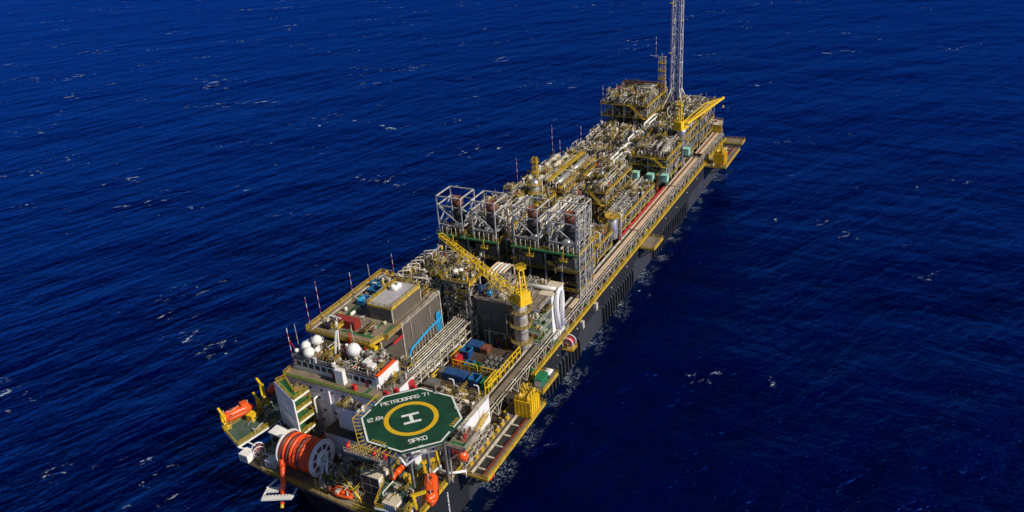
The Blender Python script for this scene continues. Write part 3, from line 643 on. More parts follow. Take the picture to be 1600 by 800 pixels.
for x in (280.5, 286.5):
    for y in (2.4, 8): MB().beam((x, y, HD), (x, y, 30.4), .5).build('leg', 'grey', vt)

def striped_mast(x, y, z, h, label, r=.075, cat='antenna mast', stay=None):
    m_ = thing('antenna_mast', label, cat, (x, y, z), 'antenna masts')
    MB().lathe((x, y, z), (0, 0, 1), [(0, r*1.3), (h*.5, r), (h, r*.6)], 8).build('pole', 'steel' if 'pale' in label else 'mast', m_, True)
    if stay: MB().tube((x, y, z+h*.7), stay, r*.7, 5).build('stay', 'red', m_)
    MB().box(x-.4, x+.4, y-.4, y+.4, z-.3, z).build('foot', 'grey', m_)
striped_mast(255, 26, 38, 9, 'red and white mast on the far left corner of the tall stern module')
striped_mast(227, 26.3, 26, 9, 'red and white mast at the left edge before the tall stern module')
striped_mast(160.5, 26.2, 30, 12, 'red and white mast behind the tall silver column')
striped_mast(195, 26.2, 30, 15, 'red and white mast at the end of the long yellow walkway module')
striped_mast(198, 24, 26, 12, 'second thin mast at the end of the long yellow walkway module')
striped_mast(283, 8.4, 55, 10, 'red and white whip on top of the short vent tower', .1)
y_t = thing('yellow_mast', 'stubby yellow lattice mast above the tall silver column', 'mast', (158.5, 17, 30))
MB().truss((158.5, 17, 30), (158.5, 17, 44), 1.6, 1.6, 7, .25, .14).build('lattice', 'yellow', y_t)
for z in (37, 42): MB().box(157.3, 159.7, 15.8, 18.2, z-.12, z).rail([(157.3, 15.8), (159.7, 15.8), (159.7, 18.2), (157.3, 18.2)], z, closed=True).build('platform', 'yellow', y_t)

# stern house
sh = thing('stern_house', 'small pale-roofed deckhouse at the far right stern corner', 'deckhouse', (289, -22, HD))
MB().poly([(284, -26), (291, -24.5), (293, -19), (288, -16.5), (284, -18)], 18, 21.8).build('wall', 'yellow', sh)
MB().poly([(284, -26.3), (291.3, -24.8), (293.4, -19), (288, -16.2), (283.8, -18)], 21.8, 22.1).build('roof', 'roofbeige', sh)
MB().rail([(284, -26.2), (291.2, -24.7), (293.2, -19), (288, -16.3)], 22.1).build('railing', 'yellow', sh)
MB().box(285, 291, -25, -18, HD, 18).build('support', 'mid', sh)
MB().box(288, 289.5, -22.5, -21, 22.1, 22.6).build('hatch', 'brick', sh)

# ------------------------------------------------------------------ side platforms
def side_platform(x0, x1, y0, label, z=HD-.5, tracks=False):
    p = thing('side_platform', label, 'side platform', ((x0+x1)/2, -27, z), 'platforms hanging off the right side of the hull')
    MB().box(x0, x1, y0, -27.4, z-.4, z).build('deck', 'tan', p)
    MB().beam((x0, y0, z-.1), (x1, y0, z-.1), .3, .7).beam((x0, y0, z-.1), (x0, -27.4, z-.1), .3, .7).beam((x1, y0, z-.1), (x1, -27.4, z-.1), .3, .7).build('edge_girder', 'yellow', p)
    MB().rail([(x0, -27.5), (x0, y0), (x1, y0), (x1, -27.5)], z).build('railing', 'yellow', p)
    b = MB(); n = max(2, int((x1-x0)/6))
    for i in range(n+1): x = x0+.5+(x1-x0-1)*i/n; b.beam((x, -27.1, z-5), (x, y0+.5, z-.5), .4); b.beam((x, -27.1, z-.7), (x, y0, z-.7), .4)
    b.build('bracket', 'mid', p)
    if tracks:
        MB().box(x0+1, x1-1, -33.9, -31.2, z+.005, z+.05).build('recess', 'dark', p)
        for y in (-30.9, -34.1): MB().box(x0+.6, x1-.6, y-.25, y+.25, z, z+.6).build('track', 'hosedark' if y < -33 else 'steel', p)
        for i in range(7): x = x0+3+(x1-x0-6)*i/6; MB().box(x-.25, x+.25, -33.7, -31.3, z+.06, z+.35).build('sleeper', 'steel', p)
    return p
p1 = side_platform(18, 52.5, -35.7, 'long near side platform with two rails and sleepers', tracks=True)
side_platform(56.5, 67, -33, 'small side platform carrying the green container')
side_platform(156, 166.5, -33.4, 'empty tan side platform midway along the hull')
p4 = side_platform(249, 277, -37.2, 'far side platform with rails at the stern', tracks=True)
side_platform(283.5, 291, -36.5, 'smallest side platform at the very stern')
def pull_winch(x, y, z, s, label):
    c = thing('riser_pull_in_machine', label, 'winch', (x, y, z), 'yellow machines on the side platforms')
    MB().box(x-2.6, x+2.6, y-2.6, y+2.2, z, z+5.2).build('housing', 'craneyellow', c)
    g = MB()
    for i in range(5): yy = y-2.5+i*1.15; g.box(x-2.85, x-2.6, yy, yy+.28, z, z+5.3)
    for i in range(4): zz = z+.3+i*1.6; g.box(x-2.8, x-2.6, y-2.5, y+2.2, zz, zz+.25)
    for i in range(5): xx = x-2.6+i*1.2; g.box(xx, xx+.28, y-2.85, y-2.6, z, z+5.3)
    g.build('stiffeners', 'craneyellow', c)
    MB().rail([(x-2.6, y-2.6), (x+2.6, y-2.6), (x+2.6, y+2.2), (x-2.6, y+2.2)], z+5.2, closed=True).build('railing', 'craneyellow', c)
    for k in range(3): MB().lathe((x-1.6+k*1.6, y-1.6, z+6.3), (0, 1, 0), [(0, 1.1), (.2, 1.1), (.21, .6), (2.4, .6), (2.41, 1.1), (2.7, 1.1)], 14).build('drum', 'yellow', c, True)
    a = MB()
    for k in range(10): a.beam((x+rnd.uniform(-2.3, 2.3), y+rnd.uniform(-2, 2), z+5.2), (x+rnd.uniform(-1.5, 1.5), y+rnd.uniform(-1.5, 1.5), z+9), .22)
    a.build('head_frame', 'yellow', c)
pull_winch(46.8, -32.8, HD-.4, 1, 'yellow ribbed block with machinery on top, on the near side platform')
pull_winch(254.5, -33, HD-.4, 1, 'yellow ribbed block with machinery on top, on the far side platform')
gc = thing('shipping_container', 'green topped container on the small side platform', 'container', (60.8, -30.4, HD-.4), 'containers')
MB().box(58.3, 62.8, -31.8, -29.4, HD-.4, HD+2.1).build('body', 'contgreen', gc); MB().box(58.2, 62.9, -31.9, -29.3, HD+2.1, HD+2.25).build('lid', 'contgreen', gc)
MB().box(58.25, 58.3, -31.6, -29.6, HD-.2, HD+1.9).build('door', 'offwhite', gc)
wc = thing('life_raft_rack', 'white-topped rack of life raft canisters behind the green container', 'rack', (65, -30.5, HD-.4))
for k in range(3): MB().vessel((63.9+k*1.0, -32, HD+.9), (63.9+k*1.0, -29.6, HD+.9), .45).build('canister', 'white', wc, True)
MB().box(63.4, 66.6, -32, -29.6, HD-.4, HD+.4).build('cradle', 'mid', wc)
for i in range(8):
    x = 21.5+i*2.9
    c = thing('mooring_chain_stopper', 'yellow chain stopper beside the near platform rails', 'chain stopper', (x, -28.6, HD-.45), 'row of chain stoppers on the near side platform')
    MB().box(x-.7, x+.7, -29.4, -28.6, HD-.5, HD+.3).build('block', 'yellow', c)
    MB().lathe((x-.9, -28.2, HD+.9), (1, 0, 0), [(0, .75), (.25, .75), (.26, .4), (.7, .4), (.71, .75), (.95, .75)], 12).build('sheave', 'dark', c)
    MB().vessel((x+.8, -28.8, HD-.4), (x+.8, -28.8, HD+.9), .28, 8).build('bollard', 'steel', c)
def hose_reel_small(x, y, z, r, L, label, m1='red', m2='offwhite', ax=(1, 0, 0)):
    c = thing('small_hose_reel', label, 'hose reel', (x, y, z-r), 'small hose reels'); A = Vector(ax)
    o = Vector((x, y, z))-A*L/2
    for k in (0, L-.25):
        f = MB()
        P = []
        u = A.orthogonal().normalized(); v = A.cross(u)
        for i in range(16): P.append(o+A*(k+.1)+u*r*math.cos(i*math.pi/8)+v*r*math.sin(i*math.pi/8))
        f.path(P+[P[0]], .16, 6, 0)
        for i in range(0, 16, 2): f.beam(o+A*(k+.1), P[i], .13)
        f.build('flange', m2, c)
    MB().lathe(o+A*.2, A, [(0, r*.7), (L*.33, r*.7), (L*.34, r*.78), (L*.66, r*.78), (L*.67, r*.7), (L-.4, r*.7)], 18).build('wound_hose', m1, c, True)
    MB().beam(o+Vector((0, 0, 0)), o-Vector((0, 0, r+.3)), .3).beam(o+A*L, o+A*L-Vector((0, 0, r+.3)), .3).box(x-L/2-.4, x+L/2+.4, y-r*.8, y+r*.8, z-r-.4, z-r-.2).build('stand', 'yellow', c)
hose_reel_small(84.5, -29.0, HD-.6, 1.9, 2.6, 'round red hose reel hung on the hull side below the near crane', ax=(1, 0, 0))
MB_ = MB().box(82.5, 86.5, -31, -27.2, HD-3, HD-2.8); br_ = MB_.rail([(82.5, -27.4), (82.5, -31), (86.5, -31), (86.5, -27.4)], HD-2.8).build('reel_balcony', 'yellow'); tag(br_, 'yellow railed balcony under the round red hose reel on the hull side', 'balcony')
ob = thing('marker_buoy', 'orange buoy beside the near end of the hull at the waterline', 'buoy', (24, -33, 7))
MB().vessel((23, -32.4, 8.2), (26, -32.4, 8.2), 1.0).build('float', 'orange', ob, True); MB().tube((24.5, -32.4, 9), (24.5, -32.2, HD-.9), .1).build('sling', 'dark', ob)

# ------------------------------------------------------------------ accommodation block
ac = thing('accommodation_block', 'white accommodation block with portholes between hose reel and radomes', 'building', (21, 10, HD))
MB().box(16.6, 30, -8, 25, HD, 30).build('wall', 'offwhite', ac)
rf = MB().box(16.4, 30.3, -8.2, 25.2, 30, 30.25).build('roof', 'tan', ac)
MB().box(16.5, 17.7, -6, 25, 30.26, 30.3).box(16.5, 20.5, 3.2, 4.2, 30.262, 30.302).box(16.5, 24, -1.8, -.8, 30.264, 30.304).build('walkway_stripe', 'walkgreen', rf)
MB().rail([(16.45, 25.2), (16.45, -6)], 30.25).rail([(16.45, 25.2), (30, 25.2)], 30.25).build('railing', 'yellow', ac)
for z in (18.5, 22, 25.8, 28.4):
    for i in range(5):
        y = 21-i*3.6-(1.2 if z in (22, 28.4) else 0)
        if z < 20 and y < 12: continue
        w_ = MB().lathe((16.6, y, z), (-1, 0, 0), [(0, .42), (.06, .42)], 12).build('porthole', 'mid', ac); MB().lathe((16.55, y, z), (-1, 0, 0), [(0, .3), (.04, .3)], 12).build('pane', 'glass', w_)
for z in (17.6, 21.1, 24.6, 28): MB().beam((16.56, 24.9, z), (16.56, 5.6, z), .07).build('wall_seam', 'roof', ac)
for y in (22.4, 18.6, 12, 7.2): MB().beam((16.55, y, 14), (16.55, y, 29.9), .06).build('wall_seam', 'roof', ac)
clutter(ac, 15.4, 16.5, 9, 17, HD, 5, 2.5, .15, .2, 'wall_equipment')
MB().beam((16.3, 9.8, 20), (16.3, 9.8, 29), .25, .5).build('drain_pipe', 'offwhite', ac)
MB().path([(16.5, 14.5, 26), (15.2, 14.5, 26), (15.2, 14.5, 19.5)], .3, 8).build('vent_duct', 'white', ac, True)
MB().box(13.4, 16.6, -1, 5.4, 19, 27.6).build('upper_annex', 'offwhite', ac)
MB().box(13.3, 16.6, -1.1, 5.5, 27.6, 27.75).build('annex_roof', 'deckdark', ac)
MB().rail([(13.35, 5.4), (13.35, -1)], 27.75).build('annex_railing', 'steel', ac)
MB().box(10.5, 16.6, -3.5, 8.3, HD, 20.5).build('lower_annex', 'offwhite', ac)
MB().box(10.4, 16.6, -3.6, 8.4, 20.5, 20.65).build('annex_roof', 'deckdark', ac)
MB().lathe((10.5, 1.6, 18.6), (-1, 0, 0), [(0, .4), (.06, .4)], 12).build('porthole', 'glass', ac)
MB().box(10.5, 24, -20, -3.7, HD, 22).build('helideck_substructure_house', 'offwhite', ac)
clutter(ac, 13.6, 16, -.5, 5, 27.75, 2.2, 2.2, .02, 0, 'vent_equipment')
clutter(ac, 20, 30, -7.8, -4.6, 30.25, 2.6, 1.6, .4, .2, 'roof_equipment'); clutter(ac, 17, 24, -18, -8.5, 22, 3, 1.2, .2, .2, 'roof_equipment')
# slanted louvre screen with walkways
A0 = Vector((13.3, 25.6, 0)); B0 = Vector((8.6, 15.2, 0))
scr = MB(); 
for i in range(10):
    p = A0.lerp(B0, (i+.2)/9.4); scr.beam((p.x, p.y, 16.5), (p.x, p.y, 29.6), .55, .04)
scr.build('louvre_screen', 'white', ac)
MB().add([(A0.x+.25, A0.y, 16.5), (B0.x+.25, B0.y, 16.5), (B0.x+.25, B0.y, 29.4), (A0.x+.25, A0.y, 29.4)], [(0,1,2,3)]).build('screen_backing', 'dark', ac)
MB().beam((A0.x-.1, A0.y, 23), (B0.x-.1, B0.y, 23), .25, .3).beam((A0.x, A0.y, 29.7), (B0.x, B0.y, 29.7), .3, .4).beam((B0.x, B0.y, HD), (B0.x, B0.y, 29.8), .45).beam((A0.x, A0.y, HD), (A0.x, A0.y, 29.8), .45).build('screen_frame', 'white', ac)
for z in (18.6, 22.2, 26, 29.7):
    full = z > 29
    pts = [(A0.x+.3, A0.y-.2), (B0.x+.3, B0.y), (B0.x+5.4, B0.y-.6), (B0.x+5.6, B0.y+1), (B0.x+3, B0.y+2.2), (A0.x+2.6, A0.y-1.5)]
    if not full: pts = [(B0.x+1.8, B0.y+3.4), (B0.x+.3, B0.y), (B0.x+5.8, B0.y-.6), (B0.x+7.4, B0.y+1.6), (B0.x+5, B0.y+3.4)]
    MB().poly(pts, z-.2, z).build('walkway', 'walkgreen', ac)
    MB().rail([(*p, z) for p in pts], closed=True, t=.11).build('walkway_railing', 'yellow', ac)
    MB().beam((B0.x+.3, B0.y-.15, z-.2), (B0.x+5.6, B0.y-.7, z-.2), .15, .5).build('walkway_fascia', 'white', ac)
clutter(ac, 13.2, 16.4, 19.5, 23.5, 26, 3, 2.5, 1.2, .1, 'fire_equipment'); clutter(ac, 12, 16, 17, 22, 22.2, 3, 1.6, 1.0, .1, 'fire_equipment')
# bridge house on top
bh = thing('bridge_house', 'low wide wheelhouse with cluttered roof under the white radomes', 'deckhouse', (24, 11, 30.25))
MB().box(20.3, 30.2, -3.4, 24, 30.25, 33.8).build('wall', 'offwhite', bh)
MB().box(19.9, 30.6, -3.6, 24.2, 33.8, 34.1).build('roof', 'deckdark', bh)
MB().box(18.6, 20.3, 6.2, 8.8, 30.3, 34.6).build('stair_head', 'white', bh)
for i in range(12):
    y = 22.5-i*2.15
    if 5.5 < y < 9.5: continue
    MB().box(20.22, 20.3, y-.75, y+.75, 31.6, 33).build('window', 'glass', bh)
for y in (10.8, -.2): MB().box(20.2, 20.3, y-.5, y+.5, 30.3, 32.4).build('door', 'brick', bh)
MB().box(20.2, 28, -4.3, -3.45, 32.4, 34.6).build('wing_wall', 'white', bh)
MB().box(20.1, 28.1, -4.4, -3.6, 34.6, 35.1).build('name_board', 'orange', bh)
MB().rail([(20, 24.1), (20, -3.4)], 34.1, t=.1).rail([(20, 24.1), (30.5, 24.1)], 34.1).build('railing', 'steel', bh)
clutter(bh, 20.2, 23.4, -3, 23.5, 34.1, 2.4, 3.2, .08, .12, 'antenna_equipment'); clutter(bh, 23.4, 30, -3, 23.5, 34.1, 1.6, 1.1, .06, .1, 'roof_equipment')
for i in range(6): y = 4.5-i*1.3; MB().box(24+rnd.uniform(0, 3), 27.8, y-.5, y+.3, 34.1, 34.8+rnd.random()).build('roof_cabinet', rnd.choice(['mid', 'steel', 'rust']), bh)
hfl = MB().box(17.5, 18.5, 1.8, 2.8, 30.3, 32).build('fire_monitor', 'red'); tag(hfl, 'bright red fire monitor alone on the tan roof before the wheelhouse', 'fire monitor')
def radome(x, y, z, r, foot, label):
    c = thing('radome', label, 'radome', (x, y, foot), 'white radomes')
    MB().sphere((x, y, z), r).build('dome', 'white', c, True)
    if r > 1: MB().lathe((x, y, z-.04), (0, 0, 1), [(0, r+.02), (.08, r+.02)], 20).build('seam', 'roof', c, True)
    MB().lathe((x, y, foot), (0, 0, 1), [(0, r*.45), (z-r*.8-foot, r*.35)], 10).build('pedestal', 'steel', c)
    q = MB()
    for a in range(4): q.beam((x, y, z-r*.6), (x+1.1*r*math.cos(a*1.57+.7), y+1.1*r*math.sin(a*1.57+.7), foot), .12)
    q.build('strut', 'steel', c)
radome(24.8, 6.4, 37.7, 1.9, 34.1, 'largest white radome standing alone at the right')
radome(24.6, 18.6, 38.0, 1.45, 34.1, 'white radome at the back right of the left cluster')
radome(22.2, 20.6, 37.2, 1.35, 34.1, 'big white radome at the back left of the cluster')
radome(20.6, 18.4, 36.6, 1.55, 34.1, 'big white radome at the front of the left cluster')
radome(22.2, 16.8, 36.8, .8, 34.1, 'small white radome in the middle right of the cluster')
radome(24.4, 21.6, 36.9, .75, 34.1, 'small white radome tucked behind the left cluster')
radome(20.6, 22.7, 36.2, .6, 34.1, 'smallest white radome on a thin pole at the far left')
for x, y, lab in ((22.6, .6, 'white box cabinet beside the largest radome'), (21.6, -1.6, 'white box cabinet nearest the orange topped wall')):
    c = thing('equipment_cabinet', lab, 'cabinet', (x, y, 34.1), 'white cabinets')
    MB().box(x-1, x+1, y-.9, y+.9, 35.2, 37).build('body', 'white', c); MB().box(x-.8, x+.8, y-.8, y+.8, 34.1, 35.2).build('stand', 'mid', c); MB().box(x-1.04, x-1, y-.6, y+.6, 35.5, 36.8).build('door', 'steel', c)
striped_mast(20.3, 24.4, 31, 12, 'leftmost red and white mast beside the smallest radome', .11, stay=(21, 22, 34))
striped_mast(22.6, 23.6, 34.1, 9, 'thin pale whip aerial right of the leftmost striped mast', .08)
am = thing('radar_mast', 'white A-frame radar mast between the radome cluster and largest radome', 'mast', (24, 12.4, 34.1))
MB().beam((23.4, 12.0, 34.1), (27.5, 12.9, 45), .3).beam((24.6, 11.4, 34.1), (27.5, 12.9, 45), .3).beam((24.8, 13.4, 34.1), (27.5, 12.9, 45), .25).build('leg', 'white', am)
MB().box(26, 28.8, 11.8, 14, 42, 42.15).rail([(26, 11.8), (28.8, 11.8), (28.8, 14), (26, 14)], 42.15, closed=True).build('platform', 'yellow', am)
MB().box(26.9, 27.2, 11, 15, 45, 45.3).build('radar_scanner', 'white', am)
striped_mast(26.5, 7.4, 38.5, 6, 'thin pale aerial right behind the largest radome', .08)

# gap between bridge and machinery deck
gp = thing('deck_machinery', 'dark ventilation deck between the wheelhouse and the raised storage deck', 'deck', (33, 10, HD))
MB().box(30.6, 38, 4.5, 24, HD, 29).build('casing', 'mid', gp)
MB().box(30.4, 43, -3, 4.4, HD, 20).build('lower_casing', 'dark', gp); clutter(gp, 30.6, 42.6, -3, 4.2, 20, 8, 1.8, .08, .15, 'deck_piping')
clutter(gp, 31, 37.5, 5, 24, 29, 3.4, 1.5, .06, .2, 'small_pipework')
MB().rail([(31, 24), (31, 5)], 29).build('railing', 'yellow', gp)

# ------------------------------------------------------------------ raised storage deck and machinery house
DZ = 35.5
mh = thing('machinery_building', 'large brown-walled building with a tan storage deck on its roof', 'building', (50, 14, HD))
MB().poly([(38, 27), (38, 8), (42, 3.6), (62.5, 3.6), (62.5, 14), (67, 27)], HD, DZ-3.4).build('wall', 'wall', mh)
MB().poly([(43, 26), (43, 3.6), (62.5, 3.6), (62.5, 14), (67, 26)], DZ-3.4, DZ-.5).build('wall', 'wall', mh)
dk = [(31.2, 28.4), (31.2, 6.2), (36, 4.8), (36, 3.4), (62.6, 3.4), (62.6, 20), (66.5, 22), (68.5, 24.5), (68.3, 28.4)]
MB().poly(dk, DZ-.5, DZ).build('roof_deck', 'tan', mh)
e = MB()
for a, b in zip(dk, dk[1:]+dk[:1]):
    if a == (36, 3.4): continue
    e.beam((*a, DZ-.3), (*b, DZ-.3), .25, .8); e.rail([(*a, DZ), (*b, DZ)], t=.13, step=1.8)
e.rail([(36, 3.4), (42.5, 3.4)], DZ, t=.13)
e.build('railing', 'yellow', mh)
MB().rail([(42.5, 3.4), (62.5, 3.4)], DZ, t=.1, step=4).build('roof_edge_rail', 'steel', mh)
MB().beam((31.2, 26.6, DZ+.1), (68, 26.6, DZ+.1), .3, .2).build('deck_curb', 'steel', mh)
gs = MB(); z = DZ+.01
for k, (x0, x1, y0, y1) in enumerate(((38, 58, 22.0, 22.9), (34, 35, 7, 18), (34, 44, 9, 9.9), (52, 53, 22.9, 26), (36.2, 42.5, 5.5, 6.3))): gs.box(x0, x1, y0, y1, z, z+.01+.004*k)
gs.build('walkway_stripe', 'walkgreen', mh)
for x in (33, 38):
    for y in (8, 14, 20, 26.5): MB().beam((x, y, 29), (x, y, DZ-.5), .45).build('support_post', 'steel', mh)
MB().beam((31.4, 27, 30), (31.4, 27, DZ), .4).build('support_post', 'steel', mh)
hs = MB().box(43.2, 57.5, 6.6, 14.6, DZ, 40).build('roof_house', 'wall', mh)
MB().box(43.16, 43.2, 7, 14.4, DZ+.1, 39.7).build('front_wall', 'mid', hs)
MB().box(43, 57.7, 6.4, 14.8, 40, 40.2).build('roof', 'roof', hs)
MB().rail([(43, 6.4), (57.7, 6.4), (57.7, 14.8), (43, 14.8)], 40.2, closed=True, t=.13, step=1.8).beam((43, 6.4, 40), (57.7, 6.4, 40), .2, .6).beam((43, 6.4, 40), (43, 14.8, 40), .2, .6).beam((43, 14.8, 40), (57.7, 14.8, 40), .2, .6).build('railing', 'yellow', hs)
MB().sphere((54.5, 11.5, 41), .9, 12).box(52, 55, 11, 13, 40.2, 41.3).sphere((53, 12.6, 41.1), .8, 12).build('ventilator', 'white', hs, True)
clutter(hs, 43.6, 46.8, 7, 14, 35.6, 1, .1)
for (x, y, z0, z1) in ((43.05, 6.5, DZ, 40), (57.6, 6.5, DZ, 41), (42.6, 3.3, 16, DZ+1), (62.7, 3.3, 16, DZ+1)): MB().beam((x, y, z0), (x, y, z1), .3).build('wall_pipe', 'steel', mh)
MB().beam((38, 3.5, 32.3), (43, 3.5, 32.3), .2, .8).build('red_strake', 'red', mh)
for i in range(9): MB().beam((44.5+i*2.1, 3.55, 22), (44.5+i*2.1, 3.55, DZ-3.5), .06).build('panel_joint', 'mid', mh)
for z in (26.2, 29.4): MB().beam((43, 3.55, z), (62.4, 3.55, z), .06).build('panel_joint', 'mid', mh)
for x, z, hgt in ((47, 29.6, 5), (52, 26.8, 3), (57, 30, 4.6)): MB().beam((x, 3.4, z), (x, 3.4, z+hgt), .14).build('wall_conduit', 'steel', mh)
bp = MB(); bp.path([(45, 3, 26.3), (55, 3, 27.6), (62, 2.9, 27.8)], .33, 8)
for i in range(3): bp.path([(59.5+i*.9, 3.0, 24), (59.5+i*.9, 3.0, 30.2), (61, 2.8, 30.4)], .3, 8)
bp.path([(45, 3, 26.3), (43.6, 2.9, 24.5)], .33, 8)
bp.build('cooling_water_main', 'cyan', mh)
for i in range(9): MB().path([(46+i*1.6, 3.1, 23), (46+i*1.6, 3.1, 26+i*.25), (46+i*1.6, 3.5, 26.4+i*.25)], .14, 6).build('branch_pipe', 'grey', mh)
clutter(mh, 59, 68, 14.5, 26.5, DZ, 2.2, .5, .02, .25, 'deck_equipment'); clutter(mh, 36.5, 42.5, 8, 13, DZ, 1.4, .7, .1, .05, 'deck_equipment'); clutter(mh, 33, 57, 14.9, 26, DZ, 1.3, .3, .1, .1, 'deck_equipment'); clutter(mh, 58, 62, 4, 13, DZ, 1.6, .8, .03, .1, 'deck_equipment'); clutter(mh, 60, 67, 20, 26, DZ, 2.4, .8, .02, .4, 'deck_equipment')
cb = MB().box(31.4, 32.8, 4.8, 8.2, 33.6, 34.5).rail([(31.4, 4.8), (31.4, 8.2)], 34.5).build('yellow_basket', 'craneyellow'); tag(cb, 'bright yellow stair basket hanging at the near corner of the storage deck', 'platform')
for x, y, h, lab in ((33, 28.2, 9.5, 'red and white mast at the near left corner of the storage deck'), (38, 28.2, 12, 'tallest red and white mast on the left edge of the storage deck'),
                     (53, 28.2, 7.5, 'red tipped mast halfway along the left edge of the storage deck'), (62, 28.2, 6, 'short pale mast farther along the storage deck edge'), (69, 24, 7, 'short mast behind the curved end of the storage deck')):
    striped_mast(x, y, DZ, h, lab, .075)
def container(x0, x1, y0, y1, z, h, m, label, open_top=False, name='shipping_container'):
    c = thing(name, label, 'container', ((x0+x1)/2, (y0+y1)/2, z), 'containers'); q = MB()
    if open_top:
        t = .15; q.box(x0, x1, y0, y1, z, z+.2); q.box(x0, x0+t, y0, y1, z+.2, z+h); q.box(x1-t, x1, y0, y1, z+.2, z+h); q.box(x0+t, x1-t, y0, y0+t, z+.2, z+h); q.box(x0+t, x1-t, y1-t, y1, z+.2, z+h)
        q.build('body', m, c); MB().rail([(x0-.03, y0-.03), (x1+.03, y0-.03), (x1+.03, y1+.03), (x0-.03, y1+.03)], z+h-.12, h=.16, t=.12, closed=True).build('rim', 'cyan' if m == 'blue' else m, c)
    else:
        q.box(x0, x1, y0, y1, z, z+h-.08); q.build('body', m, c)
        MB().box(x0-.03, x1+.03, y0-.03, y1+.03, z+h-.08, z+h).build('lid', m, c)
    r = MB(); n = int((y1-y0)/.5)
    for i in range(n+1): yy = y0+.1+(y1-y0-.2)*i/n; r.box(x0-.09, x0, yy-.07, yy+.07, z+.1, z+h-.2)
    n = int((x1-x0)/.5)
    for i in range(n+1): xx = x0+.1+(x1-x0-.2)*i/n; r.box(xx-.07, xx+.07, y0-.09, y0, z+.1, z+h-.2)
    r.build('corrugation', m, c)
    return c
container(35.6, 38.2, 14.2, 21.2, DZ+.05, 2.7, 'brick', 'dark red shipping container on the near part of the tan storage deck')
container(48, 51.5, 19.2, 22.6, DZ+.05, 1.6, 'cyan', 'bright blue open basket on the storage deck', True, 'cargo_basket')
container(54.5, 57.5, 20, 23.5, DZ+.05, 1.7, 'blue', 'dark blue skip at the back of the storage deck', True, 'cargo_basket')
container(58.2, 61.5, 17, 19.5, DZ+.05, 1.8, 'dark', 'low dark box behind the storage deck house, added for deck shade')  # dark box added to deepen the shadowed look of the storage deck
container(53, 57, 16.5, 18.8, DZ+.05, 1.6, 'dark', 'low dark box beside the roof house, added for deck shade')  # added dark box, its colour stands in for shadow by the house
container(59, 62, 23.6, 26, DZ+.05, 1.2, 'blue', 'low blue crate by the far left railing of the storage deck', True, 'cargo_basket')
container(63, 65.4, 18.6, 21, DZ+.05, 1.5, 'dark', 'low dark box at the curved end of the storage deck, added for shade')  # added dark box, gives the curved end more darkness
container(33.4, 35.2, 21.6, 24.4, DZ+.05, 1.2, 'dark', 'low dark box left of the dark red container, added for deck shade')  # dark box added as shade beside the red container
pr = thing('pipe_stack', 'rack of orange-brown pipes beside the raised roof house', 'pipe stack', (50, 16.6, DZ))
for i in range(5): MB().tube((46, 15.6+i*.5, DZ+1.3), (54, 15.6+i*.5, DZ+1.3), .22, 8).build('pipe', 'peach', pr, True)
MB().box(46.5, 47, 15.2, 18, DZ, DZ+1).build('rack', 'yellow', pr); MB().box(52, 52.5, 15.2, 18, DZ, DZ+1).build('rack', 'yellow', pr)
rv = thing('fire_hose_post', 'bright red fire post at the end of the dark red container', 'fire monitor', (32.2, 13.2, 33))
MB().box(31.0, 32.2, 12.6, 13.6, 32, 36).build('cabinet', 'red', rv); MB().tube((31.6, 13.1, 36), (31.6, 13.1, 37.6), .25).build('nozzle', 'red', rv)

# ------------------------------------------------------------------ pipe bundle beside the brown wall
bu = thing('pipe_rack', 'bundle of long cream pipes running beside the brown wall', 'pipe rack', (52, -.5, HD))
for i in range(12):
    x = 32+i*3.6; q = MB()
    for y in (-3.4, 2.6): q.beam((x, y, HD), (x, y, 24.6), .3)
    for z in (17.5, 20.5, 23.6): q.beam((x, -3.4, z), (x, 2.6, z), .28)
    q.build('rack_frame', 'steel', bu)
for z in (17.9, 20.9, 24.0):
    for k in range(7):
        y = -3.0+k*.88; xa = 31+rnd.uniform(0, 5)+(k*.6 if z > 23 else 0); r = rnd.uniform(.12, .23)
        P = [(xa, y, z-3.5), (xa, y, z+r), (73-rnd.random()*2, y, z+r)]
        if k > 4 and z > 23: P = [(xa+6, y-5.5, z-2), (xa+6, y-3, z+r), (xa+8, y, z+r), (73, y, z+r)]
        MB().path(P, r, 8, 1).build('pipe', rnd.choices(['steel', 'grey', 'silver', 'white'], [6, 3, 1, .4])[0], bu, True)
for z in (16.5, 19, 21.5, 24.4): MB().tube((32, -3.8, z), (72, -3.8, z), .15, 6).build('side_rail', 'steel', bu)
st = thing('pipe_tower', 'braced pipe tower with a yellow platform at the end of the pipe bundle', 'pipe tower', (74, 2.5, HD))
for x in (71, 78):
    for y in (-2, 6.5): MB().beam((x, y, HD), (x, y, 35.5), .5).build('leg', 'grey', st)
b = MB()
for i in range(6):
    z = HD+i*3.6
    for y in (-2, 6.5): b.beam((71, y, z), (78, y, z+3.6), .22); b.beam((78, y, z), (71, y, z+3.6), .22); b.beam((71, y, z+3.6), (78, y, z+3.6), .25)
    for x in (71, 78): b.beam((x, -2, z), (x, 6.5, z+3.6), .22); b.beam((x, -2, z+3.6), (x, 6.5, z+3.6), .25)
b.build('bracing', 'steel', st)
MB().box(70.4, 78.6, -2.6, 7.4, 35.3, 35.6).build('deck', 'tan', st); MB().rail([(70.4, -2.6), (78.6, -2.6), (78.6, 7.4), (70.4, 7.4)], 35.6, closed=True, t=.14, step=1.6).beam((70.3, -2.7, 35.3), (78.6, -2.7, 35.3), .2, .8).build('railing', 'yellow', st)
clutter(st, 71, 78, -1.6, 6.8, 35.6, 3.4, 2, .03, .3); clutter(st, 71.5, 77.5, -1.5, 6, 24, 10, 1.6)
MB().sphere((74, 4, 37.2), 1.1, 12).sphere((75.6, 3, 37), .9, 12).build('filter_drum', 'white', st, True)
